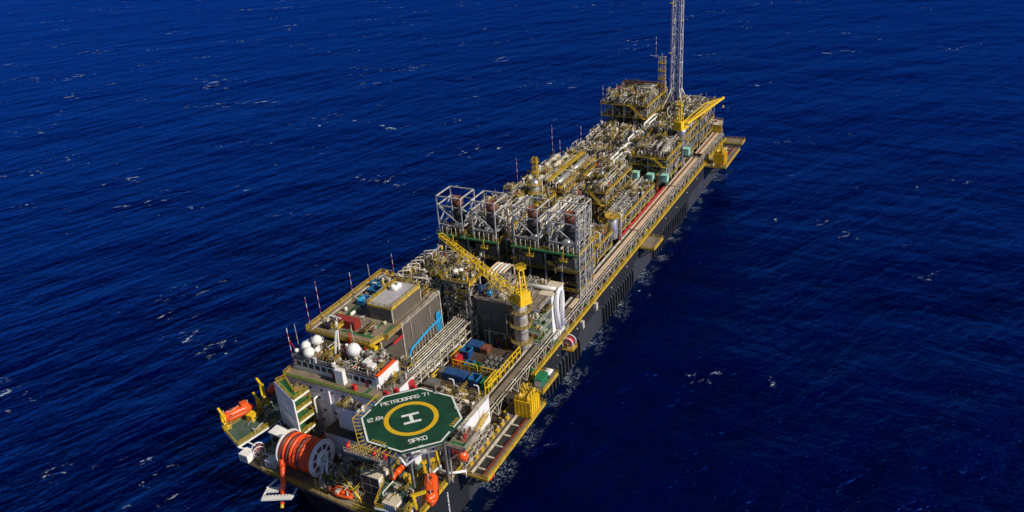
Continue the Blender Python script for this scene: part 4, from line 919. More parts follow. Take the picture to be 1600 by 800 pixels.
module(PM, 'left side utility module with cream goosenecks behind the storage deck', 70, 100, 9, 27, (20, 28), 4.5, 1.0, rails='nl', vessels=3, bigpipes=22)
lp = MB().path([(69.5, 26.8, 32), (69.5, 25.5, 34), (72, 14, 34), (72, 12, 31)], .3, 8).build('header_pipe', 'steel', None, True); tag(lp, 'thick cream header pipe crossing behind the storage deck', 'pipe')
for i in range(7):
    x0_ = 73+i*2.6
    g_ = MB().path([(x0_, 25.5, 28), (x0_, 25.5, 34), (x0_+2.2, 22, 34), (x0_+2.2, 22, 30)], .22, 8, .6).build('gooseneck_pipe', 'steel', None, True)
    tag(g_, 'cream gooseneck vent pipe in the row behind the storage deck', 'pipe', 'gooseneck vents behind the storage deck')
uc = thing('pipe_coil', 'curved white and rust expansion pipes left of the grey building', 'pipes', (95, 2, 24))
for i in range(5): MB().path([(90, -3+i*1.3, 20), (90, -3+i*1.3, 29.5), (99, -3+i*1.3, 29.5), (99, -3+i*1.3, 22)], .38, 10, 2.2).build('loop_pipe', 'white' if i % 2 else 'peach', uc, True)
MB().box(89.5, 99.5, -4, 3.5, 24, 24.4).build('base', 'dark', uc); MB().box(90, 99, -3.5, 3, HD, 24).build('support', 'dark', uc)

# ------------------------------------------------------------------ grey switchgear building
gb = thing('switchgear_building', 'grey multi-storey building behind the near crane with green balconies', 'building', (79, -14, HD))
MB().box(72.2, 90, -20.8, -3.6, HD, 30).build('wall', 'darkwall', gb)
MB().box(72, 90.2, -21, -3.4, 30, 30.3).build('roof', 'tan', gb)
MB().rail([(72, -21), (72, -3.4), (90, -3.4)], 30.3).build('railing', 'steel', gb)
for z in (18.4, 22.2, 26, 30.3):
    MB().box(72.2, 81, -25.2, -20.8, z-.2, z).build('balcony', 'walkgreen' if z < 30 else 'tan', gb)
    MB().rail([(72.2, -20.9), (72.2, -25.2), (81, -25.2)], z, t=.11).build('balcony_railing', 'steel', gb)
    MB().beam((72.1, -20.8, z-.25), (72.1, -25.3, z-.25), .2, .6).build('balcony_fascia', 'roof', gb)
    if z < 30: clutter(gb, 72.6, 80.5, -24.8, -21.2, z, 2.4, .8, .03, .3, 'balcony_equipment')
MB().box(81, 90, -25.2, -20.8, HD, 30.2).build('side_wing', 'white', gb)
MB().box(81, 90.4, -25.4, -20.7, 30.2, 30.5).build('side_wing_roof', 'roofbeige', gb)
MB().path([(84, -26.1, 17.5), (82.4, -26.1, 26), (83.6, -26.1, 31), (86.4, -26.1, 31.2), (87.2, -26.1, 27), (86, -26.1, 18)], .72, 10, 2.2).build('ventilation_duct', 'white', gb, True)
MB().path([(84, -14, 31.2), (84, -22, 31.4), (85, -25, 31)], .65, 10, 2).build('roof_duct', 'white', gb, True)
MB().box(74, 88, -12.4, -10.4, 30.3, 31.4).build('roof_duct', 'steel', gb)
clutter(gb, 73, 89, -20, -4.5, 30.3, 2.2, .7, .04, .06, 'roof_equipment')
for y, z in ((-6.5, 24), (-6.5, 19)): MB().box(72.14, 72.2, y-1.6, y+1.6, z-1.2, z+1.2).build('louvre', 'mid', gb)
MB().path([(71.9, -6, 16), (71.9, -6, 19.5), (71.9, -14, 19.5), (71.9, -14, 27), (71.9, -16, 27)], .2, 6).build('wall_pipe', 'steel', gb)
for z in (17.5, 21.5, 25.5): MB().beam((72.1, -20.6, z), (72.1, -3.8, z), .08, .12).build('panel_joint', 'mid', gb)
for y in (-8.5, -13, -17): MB().beam((72.1, y, HD+.2), (72.1, y, 29.8), .1).build('panel_joint', 'mid', gb)
clutter(gb, 70.6, 71.9, -20, -4, HD, 7, 2.2, .2, .3, 'wall_piping')
for y, z in ((-10.5, 15.6), (-17.5, 22)): MB().box(72.12, 72.2, y-.5, y+.5, z-1.1, z+1.1).build('door', 'brick', gb)
for x, y, r_, m_, lab in ((75.5, -3.8, 1.5, 'blue', 'dark blue round tank on the near left roof of the grey building'), (74.5, -7.2, 1.1, 'cyan', 'bright blue tank beside the dark blue one on the grey building')):
    t_ = thing('blue_tank', lab, 'tank', (x, y, 30.3), 'blue roof tanks'); MB().sphere((x, y, 30.3+r_+.2), r_, 14).build('shell', m_, t_, True); MB().box(x-r_*.6, x+r_*.6, y-r_*.6, y+r_*.6, 30.3, 30.9).build('base', 'mid', t_)

# ------------------------------------------------------------------ laydown area
ld = thing('laydown_deck', 'brown cargo laydown deck fenced by yellow guard frames', 'deck', (54, -11, HD))
MB().box(43, 66, -22, -4.2, 17.5, 18).build('deck', 'deckdark', ld)
for x in (43.5, 51, 58, 65.5):
    for y in (-21.5, -12, -4.5): MB().beam((x, y, HD), (x, y, 17.5), .5).build('leg', 'grey', ld)
def guard(pts, h=2.4, t=.24):
    q = MB()
    for a, b in zip(pts, pts[1:]):
        a = Vector((*a, 18)); b = Vector((*b, 18)); n = max(1, int((b-a).length/2.4))
        for z in (h*.5, h): q.beam(a+Vector((0,0,z)), b+Vector((0,0,z)), t)
        for i in range(n+1): p = a.lerp(b, i/n); q.beam(p, p+Vector((0,0,h)), t)
    q.build('guard_frame', 'craneyellow', ld)
guard([(45, -21.8), (65, -21.8)], 3.2, .26); guard([(43.3, -21.8), (50, -21.8)], 4.4); guard([(52.5, -5.8), (52.5, -14)]); guard([(52.2, -15.4), (52.2, -21.5)]); guard([(54, -4.4), (60, -4.4)]); guard([(43.2, -4.4), (47, -4.4)])
container(45.6, 48.6, -6.3, -4.8, 18.02, 2.5, 'mid', 'grey end box of the near row of containers')
container(45.6, 48.6, -8.7, -6.5, 18.02, 2.5, 'blue', 'dark blue container, second of the near row from the pipe bundle')
container(45.6, 48.6, -11.1, -8.9, 18.02, 2.5, 'blue', 'dark blue container, third of the near row from the pipe bundle')
container(45.6, 48.6, -13.5, -11.3, 18.02, 2.5, 'blue', 'dark blue container, right end of the touching near row')
container(45.4, 48.4, -17.8, -15.2, 18.02, 2.6, 'blue', 'open blue skip standing apart at the right of the near row', True, 'cargo_basket')
container(45.8, 49, -21.2, -18.6, 18.02, 1.8, 'contgreen', 'green framed basket next to the yellow guard fence', True, 'cargo_basket')
container(57.3, 60.2, -8.4, -5.6, 18.02, 2.6, 'blue', 'open blue skip at the back of the laydown deck', True, 'cargo_basket')
container(53.5, 56, -11.2, -9, 18.02, .9, 'blue', 'low blue crate in the middle of the laydown deck', True, 'cargo_basket')
container(62, 65.4, -9.4, -5.2, 18.02, 1.8, 'blue', 'flat dark blue container farthest back on the laydown deck')
container(61.6, 64.6, -12.4, -10, 18.02, 1.8, 'rust', 'rusty brown crate behind the laydown deck skips')
container(53.2, 55.4, -13.6, -12, 18.02, 1.2, 'contgreen', 'small green crate in front of the grey racks', True, 'cargo_basket')
rt = thing('red_pump_skid', 'red and pink pump skid at the left of the laydown deck', 'pump skid', (54.5, -5.6, 18))
MB().box(53.2, 56.4, -6.9, -4.9, 18, 20).build('frame', 'red', rt); MB().vessel((53.4, -5.8, 20.5), (56, -5.8, 20.5), .7).build('drum', 'brick', rt, True)
for i in range(12):
    x = 54.5+(i//4)*2.6; y = -14.6-(i % 4)*1.7
    c = thing('gas_bottle_rack', 'grey bottle rack among the rows at the right of the laydown deck', 'rack', (x, y, 18), 'grey bottle racks'); 
    q = MB()
    for k in range(4): q.vessel((x-.8+k*.5, y-.5, 18.9), (x-.8+k*.5, y+.6, 19.0), .27, 8)
    q.build('bottles', 'mid', c, True)
    MB().box(x-1.05, x+1.05, y-.6, y+.7, 18.0, 18.55).beam((x-1.05, y-.6, 18.5), (x-1.05, y-.6, 19.6), .12).beam((x+1.05, y+.7, 18.5), (x+1.05, y+.7, 19.6), .12).build('crate', 'grey', c)
# near storage module
sm = thing(PM, 'brown machinery deck with fat horizontal pipes behind the helideck', 'process module', (34, -12, HD), 'process modules on deck')
MB().box(25, 42.5, -22, -4.2, 17.6, 18).build('deck', 'tan', sm)
for k in range(5):
    x = 30+k*2.6; MB().tube((x, -20+rnd.random()*3, 19), (x, -8+rnd.random()*2, 19), .55, 10).build('pipe', 'steel', sm, True)
clutter(sm, 25.5, 42, -21.5, -4.6, 18, 2.6, 1.3, .06, .12)
for y in (-12.5, -20.5): MB().path([(42, y, 18), (42, y, 21.8), (42, y+1.4, 21.8)], .2, 6).build('gooseneck', 'white', sm)
MB().rail([(42.4, -21.8), (42.4, -4.4)], 18).build('railing', 'yellow', sm)
for x, y in ((26, -21), (26, -5), (42, -21), (42, -5)): MB().beam((x, y, HD), (x, y, 17.6), .5).build('leg', 'grey', sm)
cw = MB().box(38.6, 41.6, -8.2, -4.8, 18.05, 20.6).box(38.2, 42, -8.5, -4.5, 20.6, 20.8).rail([(38.2, -8.5), (38.2, -4.5)], 20.8).build('work_shed', 'mid'); tag(cw, 'small dark shed beside the yellow frames left of the near containers', 'shed')
dr = thing('ventilation_fan', 'big brown ring-shaped fan behind the red cabinet near the helideck', 'fan', (33, 1, 24)); 
MB().path([(32+2.0*math.cos(a*math.pi/6), .2, 29+2.0*math.sin(a*math.pi/6)) for a in range(7)], .8, 10, .4).build('ring', 'peach', dr, True); MB().box(30, 34, -1, 1.4, HD, 28.6).build('plinth', 'mid', dr)
rc = MB().box(27.4, 29, -8.8, -7.6, 26, 29.4).build('red_cabinet', 'red'); tag(rc, 'bright pinkish red upright cabinet behind the helideck', 'cabinet')
rcs = MB().box(26.9, 29.4, -9.2, -7.2, 18, 26).build('cabinet_plinth', 'mid'); tag(rcs, 'grey plinth under the bright red cabinet behind the helideck', 'plinth')

# white wall and pipe structure at the right of the helideck
ww = thing('wind_wall', 'white wall with yellow stair along the right edge beside the helideck', 'wall', (27, -27, HD))
MB().box(21, 36, -27.2, -26.6, 16.2, 24).build('panel', 'white', ww)
MB().box(30.5, 30.62, -27.26, -27.2, 16.4, 24).box(21, 36, -27.25, -27.2, 20, 20.15).build('panel_joint', 'mid', ww)
MB().box(21, 36.3, -27.3, -26.2, 24, 24.2).build('cap', 'steel', ww)
for x in (22, 27, 32, 36): MB().beam((x, -26.5, HD), (x, -26.5, 24), .4).build('post', 'grey', ww)
q = MB()
for d in (-27.7, -28.7): q.beam((20, d, 17.5), (33, d, 21), .16, .4); q.beam((20, d, 18.6), (33, d, 22.1), .1)
for i in range(22): t_ = i/22; q.box(20+13*t_, 20.4+13*t_, -28.7, -27.7, 17.5+3.5*t_, 17.6+3.5*t_)
q.build('stair', 'yellow', ww)
q = MB(); q.truss((19, -28.3, 15.5), (34, -28.3, 15.5), 1.4, 2.2, 8, .14, .1); q.build('stair_truss', 'steel', ww)
pf = thing('access_platform', 'tan and green access platform at the right corner of the helideck', 'platform', (17, -29, 24))
MB().box(13.5, 21, -33, -27.6, 24.6, 24.9).build('deck', 'tan', pf); MB().box(14.5, 15.8, -32.8, -27.8, 24.91, 24.93).build('walkway_stripe', 'walkgreen', pf)
MB().rail([(13.5, -27.6), (13.5, -33), (21, -33), (21, -27.6)], 24.9, t=.12).build('railing', 'steel', pf)
for x, y in ((14, -28), (20.6, -28)): MB().beam((x, y, HD-.5), (x, y, 24.6), .35).build('leg', 'grey', pf)
for x in (14, 20.6): MB().beam((x, -27.6, 20), (x, -32.5, 24.6), .3).build('bracket', 'steel', pf)
clutter(pf, 16.5, 20.5, -32.5, -28, 24.9, 2.2, 1.6, .3, .3, 'platform_equipment')

# ------------------------------------------------------------------ helideck
HX, HY, HZ, AF = 5.6, -24.6, 38.0, 11.15
hd = thing('helideck', 'green octagonal helideck marked PETROBRAS 71 with yellow circle and H', 'helideck', (HX, HY, HZ))
vr = AF/math.cos(math.pi/8)
def octo(r): return [(HX+r*math.cos(math.pi/8+i*math.pi/4), HY+r*math.sin(math.pi/8+i*math.pi/4)) for i in range(8)]
MB().poly(octo(vr), HZ-.5, HZ).build('deck_plate', 'green', hd)
bw = MB()
oo, ii = octo(vr-.12), octo(vr-.58)
for i in range(8):
    a, b, c, d = [Vector((*p, HZ+.006)) for p in (oo[i], oo[(i+1) % 8], ii[(i+1) % 8], ii[i])]
    gap = i in (0, 3, 5, 7) and .17 or 0
    if i in (7, 3, 5, 1):
        for s, e_ in ((0, .42), (.6, 1)): MB().add([a.lerp(b, s), a.lerp(b, e_), d.lerp(c, e_), d.lerp(c, s)], [(3,2,1,0)]).build('border_line', 'marking', hd)
    else: MB().add([a, b, c, d], [(3,2,1,0)]).build('border_line', 'marking', hd)
rg = MB(); n = 96
for i in range(n):
    a0, a1 = 2*math.pi*i/n, 2*math.pi*(i+1)/n
    rg.add([(HX+r*math.cos(a), HY+r*math.sin(a), HZ+.008) for r, a in ((5.25, a0), (6.35, a0), (6.35, a1), (5.25, a1))], [(0,1,2,3)])
rg.build('aiming_circle', 'markyellow', hd)
rt_ = Vector((.707, -.707, 0)); up_ = Vector((.707, .707, 0)); O = Vector((HX, HY, HZ))
hm = MB()
def quad(cx, cy, w, h, z): 
    c = O+rt_*cx+up_*cy+Vector((0, 0, z)); hm.add([c-rt_*w/2-up_*h/2, c+rt_*w/2-up_*h/2, c+rt_*w/2+up_*h/2, c-rt_*w/2+up_*h/2], [(0,1,2,3)])
quad(0, 1.45, 4.1, .75, .01); quad(0, -1.45, 4.1, .75, .01); quad(0, 0, .8, 2.9-.75, .01)
hm.build('h_marking', 'marking', hd)
lettering('PETROBRAS 71', O+up_*7.9+rt_*.1, rt_, up_, 1.22, .012, .98).build('name_lettering', 'marking', hd)
lettering('9PKO', O+up_*-8.15+rt_*-.2, rt_, up_, 1.25, .012, 1.0).build('call_sign_lettering', 'marking', hd)
lettering('12.8t', O+up_*2.9+rt_*-8.0, rt_, up_, 1.2, .012, .98).build('weight_lettering', 'marking', hd)
for i, (cx, cy) in enumerate(((8.0, 7.35), (-8.1, -7.0), (8.6, -7.2))):
    pass
for ang in (0, 180, 225, 315-90+90):
    a = math.radians(ang); d = Vector((math.cos(a), math.sin(a), 0)); t_ = Vector((-d.y, d.x, 0))
    lettering('22', O+d*(AF-.42)+(-t_*.1), -t_ if ang in (180, 225) else t_, d if ang in (180, 225) else -d, .62, .012, 1.1).build('size_lettering', 'marking', hd)
ch = MB()
for k in range(5):
    p = Vector((HX-AF+.75, HY+3.9-k*.8, HZ+.009)); ch.add([p, p+Vector((.7, -.45, 0)), p+Vector((.8, -.25, 0)), p+Vector((.1, .2, 0))], [(0,1,2,3)])
    p = Vector((HX+4.2-k*.7, HY-AF+.7, HZ+.009)); ch.add([p, p+Vector((-.4, .8, 0)), p+Vector((-.2, .9, 0)), p+Vector((.2, .1, 0))], [(0,1,2,3)])
ch.build('hazard_stripes', 'markyellow', hd)
tp = MB()
for k in range(16):
    for r_ in (4.2, 7.4): a = 2*math.pi*(k+.5)/16; tp.lathe((HX+r_*math.cos(a), HY+r_*math.sin(a), HZ), (0, 0, 1), [(0, .11), (.02, .11)], 6)
stuff(tp.build('lashing_points', 'dark', hd))
gr = MB()
for k in range(40):
    a = 2*math.pi*k/40; d = Vector((math.cos(a), math.sin(a), 0)); t_ = Vector((-d.y, d.x, 0))*.035; r0, r1 = 6.9, 10.3/max(abs(math.cos((a+math.pi/8) % (math.pi/4)-math.pi/8)), .9)
    gr.add([O+d*r0-t_+Vector((0,0,.004)), O+d*r1-t_+Vector((0,0,.004)), O+d*r1+t_+Vector((0,0,.004)), O+d*r0+t_+Vector((0,0,.004))], [(0,1,2,3)])
gr.build('deck_seam', 'dark', hd)
on = octo(vr+1.9)
net = MB()
for i in (1, 2, 3):
    a, b = Vector((*octo(vr)[i], HZ-.3)), Vector((*octo(vr)[(i+1) % 8], HZ-.3)); c, d = Vector((*on[i], HZ-.1)), Vector((*on[(i+1) % 8], HZ-.1))
    net.beam(c, d, .16)
    for k in range(7): net.beam(a.lerp(b, k/7), c.lerp(d, k/7), .12)
net.build('safety_net_frame', 'yellow', hd)
net = MB(); o2 = octo(vr+1.2)
for i in (0, 4, 5, 6, 7):
    a, b = Vector((*octo(vr)[i], HZ-.6)), Vector((*octo(vr)[(i+1) % 8], HZ-.6)); c, d = Vector((*o2[i], HZ-.7)), Vector((*o2[(i+1) % 8], HZ-.7))
    net.beam(c, d, .08)
    for k in range(6): net.beam(a.lerp(b, k/6), c.lerp(d, k/6), .07)
net.build('safety_net_frame', 'mid', hd)
us = MB(); lo = [Vector((p[0], p[1], HZ-4.2)) for p in octo(vr*.72)]; hi = [Vector((*p, HZ-.6)) for p in octo(vr*.97)]
for i in range(8):
    us.beam(lo[i], lo[(i+1) % 8], .35); us.beam(hi[i], hi[(i+1) % 8], .3); us.beam(lo[i], hi[i], .3); us.beam(lo[i], hi[(i+1) % 8], .22); us.beam(lo[i], lo[(i+4) % 8], .3)
for i in range(6): y = HY-8+i*3.2; us.beam((HX-9, y, HZ-.8), (HX+9, y, HZ-.8), .3, .6)
us.build('support_truss', 'steel', hd)
for x, y in ((13, -19), (13, -27.5), (4, -17.5), (3, -24.5), (8, -26)): MB().beam((x, y, HD), (x, y, HZ-4), .6).build('support_column', 'mid', hd)
ws = MB().beam((-4.4, -29, HZ-4.5), (-1.5, -33, HZ-1.2), .4).beam((-4.4, -29, HZ-4.5), (-4.2, -26, HZ-1.0), .4).beam((-4.4, -29, HZ-4.5), (2, -27, HZ-4.2), .3).build('knee_brace', 'white', hd)
q = MB().box(-7.3, -5.2, -24.5, -14.5, HZ-3.2, HZ-3).rail([(-7.3, -14.5), (-7.3, -24.5)], HZ-3); q.build('access_walkway', 'steel', hd)
y1_ = MB()
for k in range(12): yy = -16-k*.7; y1_.beam((-6.9, yy, HZ-3), (-5.6, yy-.6, HZ-1), .14); y1_.beam((-6.5, yy-.3, HZ-3), (-6.2, yy+.5, HZ-1.2), .12)
y1_.build('yellow_stair', 'yellow', hd)
for x, y, lab in ((-6.6, -15.2, 'red fire monitor at the left end of the helideck walkway'), (-6.4, -22.4, 'red fire monitor in the middle of the helideck walkway'), (-6.2, -25.2, 'red fire monitor at the right end of the helideck walkway')):
    m_ = thing('fire_monitor', lab, 'fire monitor', (x, y, HZ-3), 'red fire monitors by the helideck')
    MB().sphere((x, y, HZ-1.7), .62, 12).build('body', 'red', m_, True); MB().tube((x, y, HZ-3), (x, y, HZ-2), .25).build('stand', 'red', m_); MB().tube((x, y, HZ-1.5), (x+.9, y, HZ-1), .18).build('nozzle', 'red', m_)
for i, (x, y) in enumerate(((17.3, -17.5), (14.5, -14.2), (12.6, -12.4))):
    rb = MB().box(x-.45, x+.45, y-.7, y+.7, HZ-1.6, HZ-.7).box(x-.35, x+.35, y-.5, y+.5, HZ-.7, HZ-.45).beam((x, y, HZ-8), (x, y, HZ-1.6), .4).build('foam_box', 'red'); tag(rb, ['red foam box at the far corner behind the helideck', 'red foam box behind the helideck, middle of three', 'red foam box behind the helideck, nearest the white wing wall'][i], 'fire box', 'red foam boxes behind the helideck')

# ------------------------------------------------------------------ lifeboats
def lifeboat(loc, rz, label, L=9.6, W=3.3, H=3.2):
    c = thing('lifeboat', label, 'lifeboat', loc, 'orange enclosed lifeboats'); X = Matrix.Translation(Vector(loc)) @ Matrix.Rotation(rz, 4, 'Z')
    def loft(f, name, m, n=18):
        q = MB(); q.X = X; N = 20; vs = []; fs = []
        for i in range(N+1):
            t = -1+2*i/N
            for k in range(n): vs.append(f(t, 2*math.pi*k/n))
        for i in range(N):
            for k in range(n): fs.append((i*n+k, i*n+(k+1) % n, (i+1)*n+(k+1) % n, (i+1)*n+k))
        fs.append(tuple(range(n))[::-1]); fs.append(tuple(N*n+k for k in range(n)))
        q.add(vs, fs); return q.build(name, m, c, True)
    def se(v, p): return math.copysign(abs(v)**p, v)
    def hullf(t, a):
        w = W/2*(1-abs(t)**3.2)**.55+.02; ca, sa = se(math.cos(a), .75), se(math.sin(a), .75)
        zz = H*.42+sa*H*.42*(1-.25*abs(t)**3); return (t*L/2, ca*w*(1 if sa > 0 else (1+sa*.25)), min(zz, H*.55)+(abs(t)**3*.3))
    def canf(t, a):
        w = W*.44*(1-abs(t)**4)**.5+.02; ca, sa = se(math.cos(a), .7), se(math.sin(a), .7); return (t*L*.44, ca*w, H*.55+max(sa, -.1)*H*.42*(1-abs(t)**4)**.45)
    loft(hullf, 'hull', 'orange'); loft(canf, 'canopy', 'orange')
    q = MB(); q.X = X; q.box(-L*.34, -L*.14, -.85, .85, H*.9, H*1.2); k = q.build('cockpit', 'orange', c)
    q = MB(); q.X = X; q.box(-L*.345, -L*.34, -.7, .7, H*1.0, H*1.14); q.build('window', 'glass', k)
    q = MB(); q.X = X
    for s in (-1, 1): q.beam((-L*.4, s*W*.47, H*.56), (L*.4, s*W*.47, H*.56), .1, .14)
    q.build('fender', 'dark', c)
    for t, s in ((-.22, -1), (.05, -1), (.22, 1), (-.05, 1)): q = MB(); q.X = X; q.box(t*L-.35, t*L+.35, s*W*.4-.06, s*W*.4+.06, H*.62, H*.8); q.build('side_hatch', 'dark', c)
    q = MB(); q.X = X; q.box(L*.1, L*.2, -.4, .4, H*.95, H*1.0); q.build('roof_hatch', 'hosedark', c)
    q = MB(); q.X = X; q.path([(t*L, math.copysign(.5, t*2+.01), H*1.02) for t in (-.1, .05, .2, .3)], .05, 5); q.build('grab_rail', 'white', c)
    for t in (-.36, .36): q = MB(); q.X = X; q.tube((t*L, 0, H*.9), (t*L, 0, H*1.25), .14); q.build('lifting_hook', 'steel', c)
    return X
def davit(loc, rz, side, label, h=4.0):
    c = thing('boat_davit', label, 'davit', loc, 'yellow boat davits'); X = Matrix.Translation(Vector(loc)) @ Matrix.Rotation(rz, 4, 'Z')
    def mb(): q = MB(); q.X = X; return q
    mb().beam((-.35, 0, 0), (-.35, side*.4, h), .4, .55).beam((.35, 0, 0), (.35, side*.4, h), .4, .55).beam((-.35, 0, h*.5), (.35, 0, h*.5), .3).beam((-.35, side*1.6, 0), (-.35, side*.3, h*.7), .25).build('post', 'craneyellow', c)
    mb().beam((0, side*.9, h-.3), (0, -side*2.6, h+.5), .6, .7).build('arm', 'craneyellow', c)
    mb().lathe((-.5, side*.9, h*.35), (1, 0, 0), [(0, .6), (.15, .6), (.16, .35), (.85, .35), (.86, .6), (1, .6)], 12).build('winch_drum', 'yellow', c)
    mb().rail([(-1, side*2), (1, side*2), (1, side*.8)], 0, t=.12).build('railing', 'craneyellow', c)
def boat_station(name_lab, pts, z, side_sup):
    p = thing('boat_platform', name_lab, 'platform', (*pts[0], HD), 'lifeboat platforms')
    MB().poly(pts, z-.35, z).build('deck', 'deckgreen', p)
    MB().rail([(*q, z) for q in pts], closed=True, t=.11, step=2).build('railing', 'yellow', p)
    b = MB()
    for a, c in zip(pts, pts[1:]+pts[:1]): b.beam((*a, z-.5), (*c, z-.5), .3, .5)
    b.build('edge_beam', 'white', p)
    for (x, y) in pts: MB().beam((x, y, z-.5), (max(x, 1)*.5+3, y*.72, HD), .3).build('bracket', 'white', p)
boat_station('green boat platform on the left bow shoulder under the orange lifeboat', [(-.5, 29), (3.2, 37.6), (12.5, 36.0), (27, 33), (24, 26), (12.5, 26.5)], 17.6, 1)
aL = math.radians(180-24)
lifeboat((8.6, 37.6, 18.0), aL, 'orange lifeboat at the left bow, in the sun, beside the green platform')
lifeboat((24, 35.2, 18.0), math.radians(180-12), 'dull orange lifeboat partly hidden behind the louvre screen')
davit((4.4, 38.4, 17.6), aL, 1, 'yellow davit at the outer end of the left sunlit lifeboat'); davit((13.8, 34.4, 17.6), aL, 1, 'yellow davit at the inner end of the left sunlit lifeboat')
davit((17.5, 36.0, 17.6), aL, 1, 'tall dark yellow davit between the two left lifeboats', 6)
vc = MB().box(8.6, 11, 32.2, 34.4, 17.65, 19.6).build('winch_cabinet', 'craneyellow'); tag(vc, 'yellow winch cabinet on the left green boat platform', 'winch')
boat_station('green boat platform on the right bow shoulder beside the largest lifeboat', [(-3.8, -27.5), (-5, -18.5), (4, -15.2), (12.5, -15.2), (14, -25), (8.5, -24.2)], 18, -1)
lifeboat((4.4, -28.4, 17.6), math.radians(33), 'bright orange lifeboat at the bottom, biggest in the picture', 10.4, 3.8, 3.6)
lifeboat((18.2, -27.9, 18.2), math.radians(62), 'orange lifeboat under the right corner of the helideck', 7.6, 3.0, 3.0)
davit((9.2, -23.8, 18), math.radians(33), 1, 'yellow davit at the far end of the biggest lifeboat'); davit((-1.4, -27.9, 18), math.radians(33), 1, 'yellow davit at the near end of the biggest lifeboat')
davit((14.2, -24.2, 18), math.radians(62), 1, 'yellow davit beside the lifeboat under the helideck corner')
fb = thing('fender_beam', 'white curved rub beam under the right lifeboats', 'beam', (10, -28, 14))
MB().path([(14.5, -23, 15.2), (14.5, -27, 15.2), (17, -30.5, 15.2)], .35, 8).path([(-4, -27, 14.5), (-1.5, -31.5, 14.5)], .25, 8).beam((-1.5, -31.5, 13.2), (-1.5, -31.5, 15.6), .25).beam((-3, -29, 13.2), (-3, -29, 15.6), .25).beam((16.8, -30.4, 13.2), (16.8, -30.4, 16), .25).build('beam', 'white', fb, True)
ot = thing('raft_canister', 'long orange covered raft box on the right green platform', 'raft box', (7, -18, 18), 'rafts')
X_ = Matrix.Translation(Vector((6.6, -17.4, 18))) @ Matrix.Rotation(math.radians(0), 4, 'Z')
q = MB(); q.X = X_
for k in range(3): q.vessel((-3+k*2.0, 0, 1.0), (-1.02+k*2.0, 0, 1.0), .85, 12)
q.build('cover', 'orange', ot, True); q = MB(); q.X = X_; q.box(-3, 3, -.7, .7, .02, .3); q.build('cradle', 'dark', ot)
yb = thing('yellow_winch', 'yellow winch between the orange raft box and the biggest lifeboat', 'winch', (5.5, -21.5, 18))
MB().box(4.4, 6.4, -22.3, -20.8, 18, 19.6).build('base', 'craneyellow', yb); MB().lathe((4.8, -22.4, 20.2), (0, 1, 0), [(0, .8), (.2, .8), (.21, .5), (1.5, .5), (1.51, .8), (1.7, .8)], 12).build('drum', 'yellow', yb)
MB().box(-.5, 4, -22.8, -20.4, 18.05, 18.4).build('green_hatch', 'deckgreen', yb)
clutter(thing('deck_fittings', 'white stanchions and small fittings on the right green boat platform', 'fittings', (2, -20, 18)), -3, 3, -26, -18.5, 18, 2, 1.0, .15, .15, 'fittings')
clutter(thing('deck_fittings', 'white stanchions and small fittings on the left green boat platform', 'fittings', (8, 31, 17.6)), 4, 20, 28, 33.5, 17.6, 1.8, .35, .05, .1, 'fittings')

# ------------------------------------------------------------------ bow deck
bp_ = thing('bow_platform', 'tan bow working deck overhanging the front of the hull', 'platform', (-2, 0, HD))
MB().poly([(-4.6, -17), (-4.6, -10), (-3.4, 4), (-2.4, 20), (4, 28), (4, 12), (8, 12), (8, -17)], HD+.02, HD+.25).build('deck', 'tan', bp_)
MB().rail([(-4.6, -17), (-4.6, -10), (-3.4, 4), (-2.4, 20)], HD+.25, t=.1).build('railing', 'yellow', bp_)
MB().beam((-4.7, -17, HD-.1), (-4.7, -10, HD-.1), .2, .7).beam((-4.7, -10, HD-.1), (-3.5, 4, HD-.1), .2, .7).beam((-3.5, 4, HD-.1), (-2.5, 20, HD-.1), .2, .7).build('edge_girder', 'deckdark', bp_)
rl = thing('offloading_hose_reel', 'giant white reel wound with fat orange hose at the bow', 'hose reel', (3.2, 8.4, HD+.25))
RX, RZ, RY0, RY1, RR = 3.2, 18.9, 3.6, 14.4, 4.8
for yy in (RY0, RY1):
    f = MB()
    def ring(r, w_, t_):
        n = 48; vs = []; fs = []
        for i in range(n):
            a = 2*math.pi*i/n
            for rr, dy in ((r-w_/2, -t_), (r+w_/2, -t_), (r+w_/2, t_), (r-w_/2, t_)): vs.append((RX+rr*math.cos(a), yy+dy, RZ+rr*math.sin(a)))
        for i in range(n):
            j = (i+1) % n
            for k in range(4): fs.append((i*4+k, i*4+(k+1) % 4, j*4+(k+1) % 4, j*4+k))
        f.add(vs, fs)
    ring(RR, .2, .14); ring(RR-.62, .42, .1); ring(2.0, .5, .2); ring(RR-1.15, .15, .12)
    for i in range(9): a = 2*math.pi*i/9; f.beam((RX+1.6*math.cos(a), yy, RZ+1.6*math.sin(a)), (RX+(RR-.6)*math.cos(a), yy, RZ+(RR-.6)*math.sin(a)), .5, .3)
    for i in range(48): a = 2*math.pi*i/48; f.beam((RX+(RR-.4)*math.cos(a), yy, RZ+(RR-.4)*math.sin(a)), (RX+RR*math.cos(a), yy, RZ+RR*math.sin(a)), .12)
    f.lathe((RX, yy-.35, RZ), (0, 1, 0), [(0, 1.75), (.7, 1.75)], 28)
    f.build('flange', 'white', rl)
MB().lathe((RX, RY0, RZ), (0, 1, 0), [(0, 3.3), (RY1-RY0, 3.3)], 32).build('drum', 'hosedark', rl, True)
nt_ = 9; pitch = (RY1-RY0-.9)/nt_
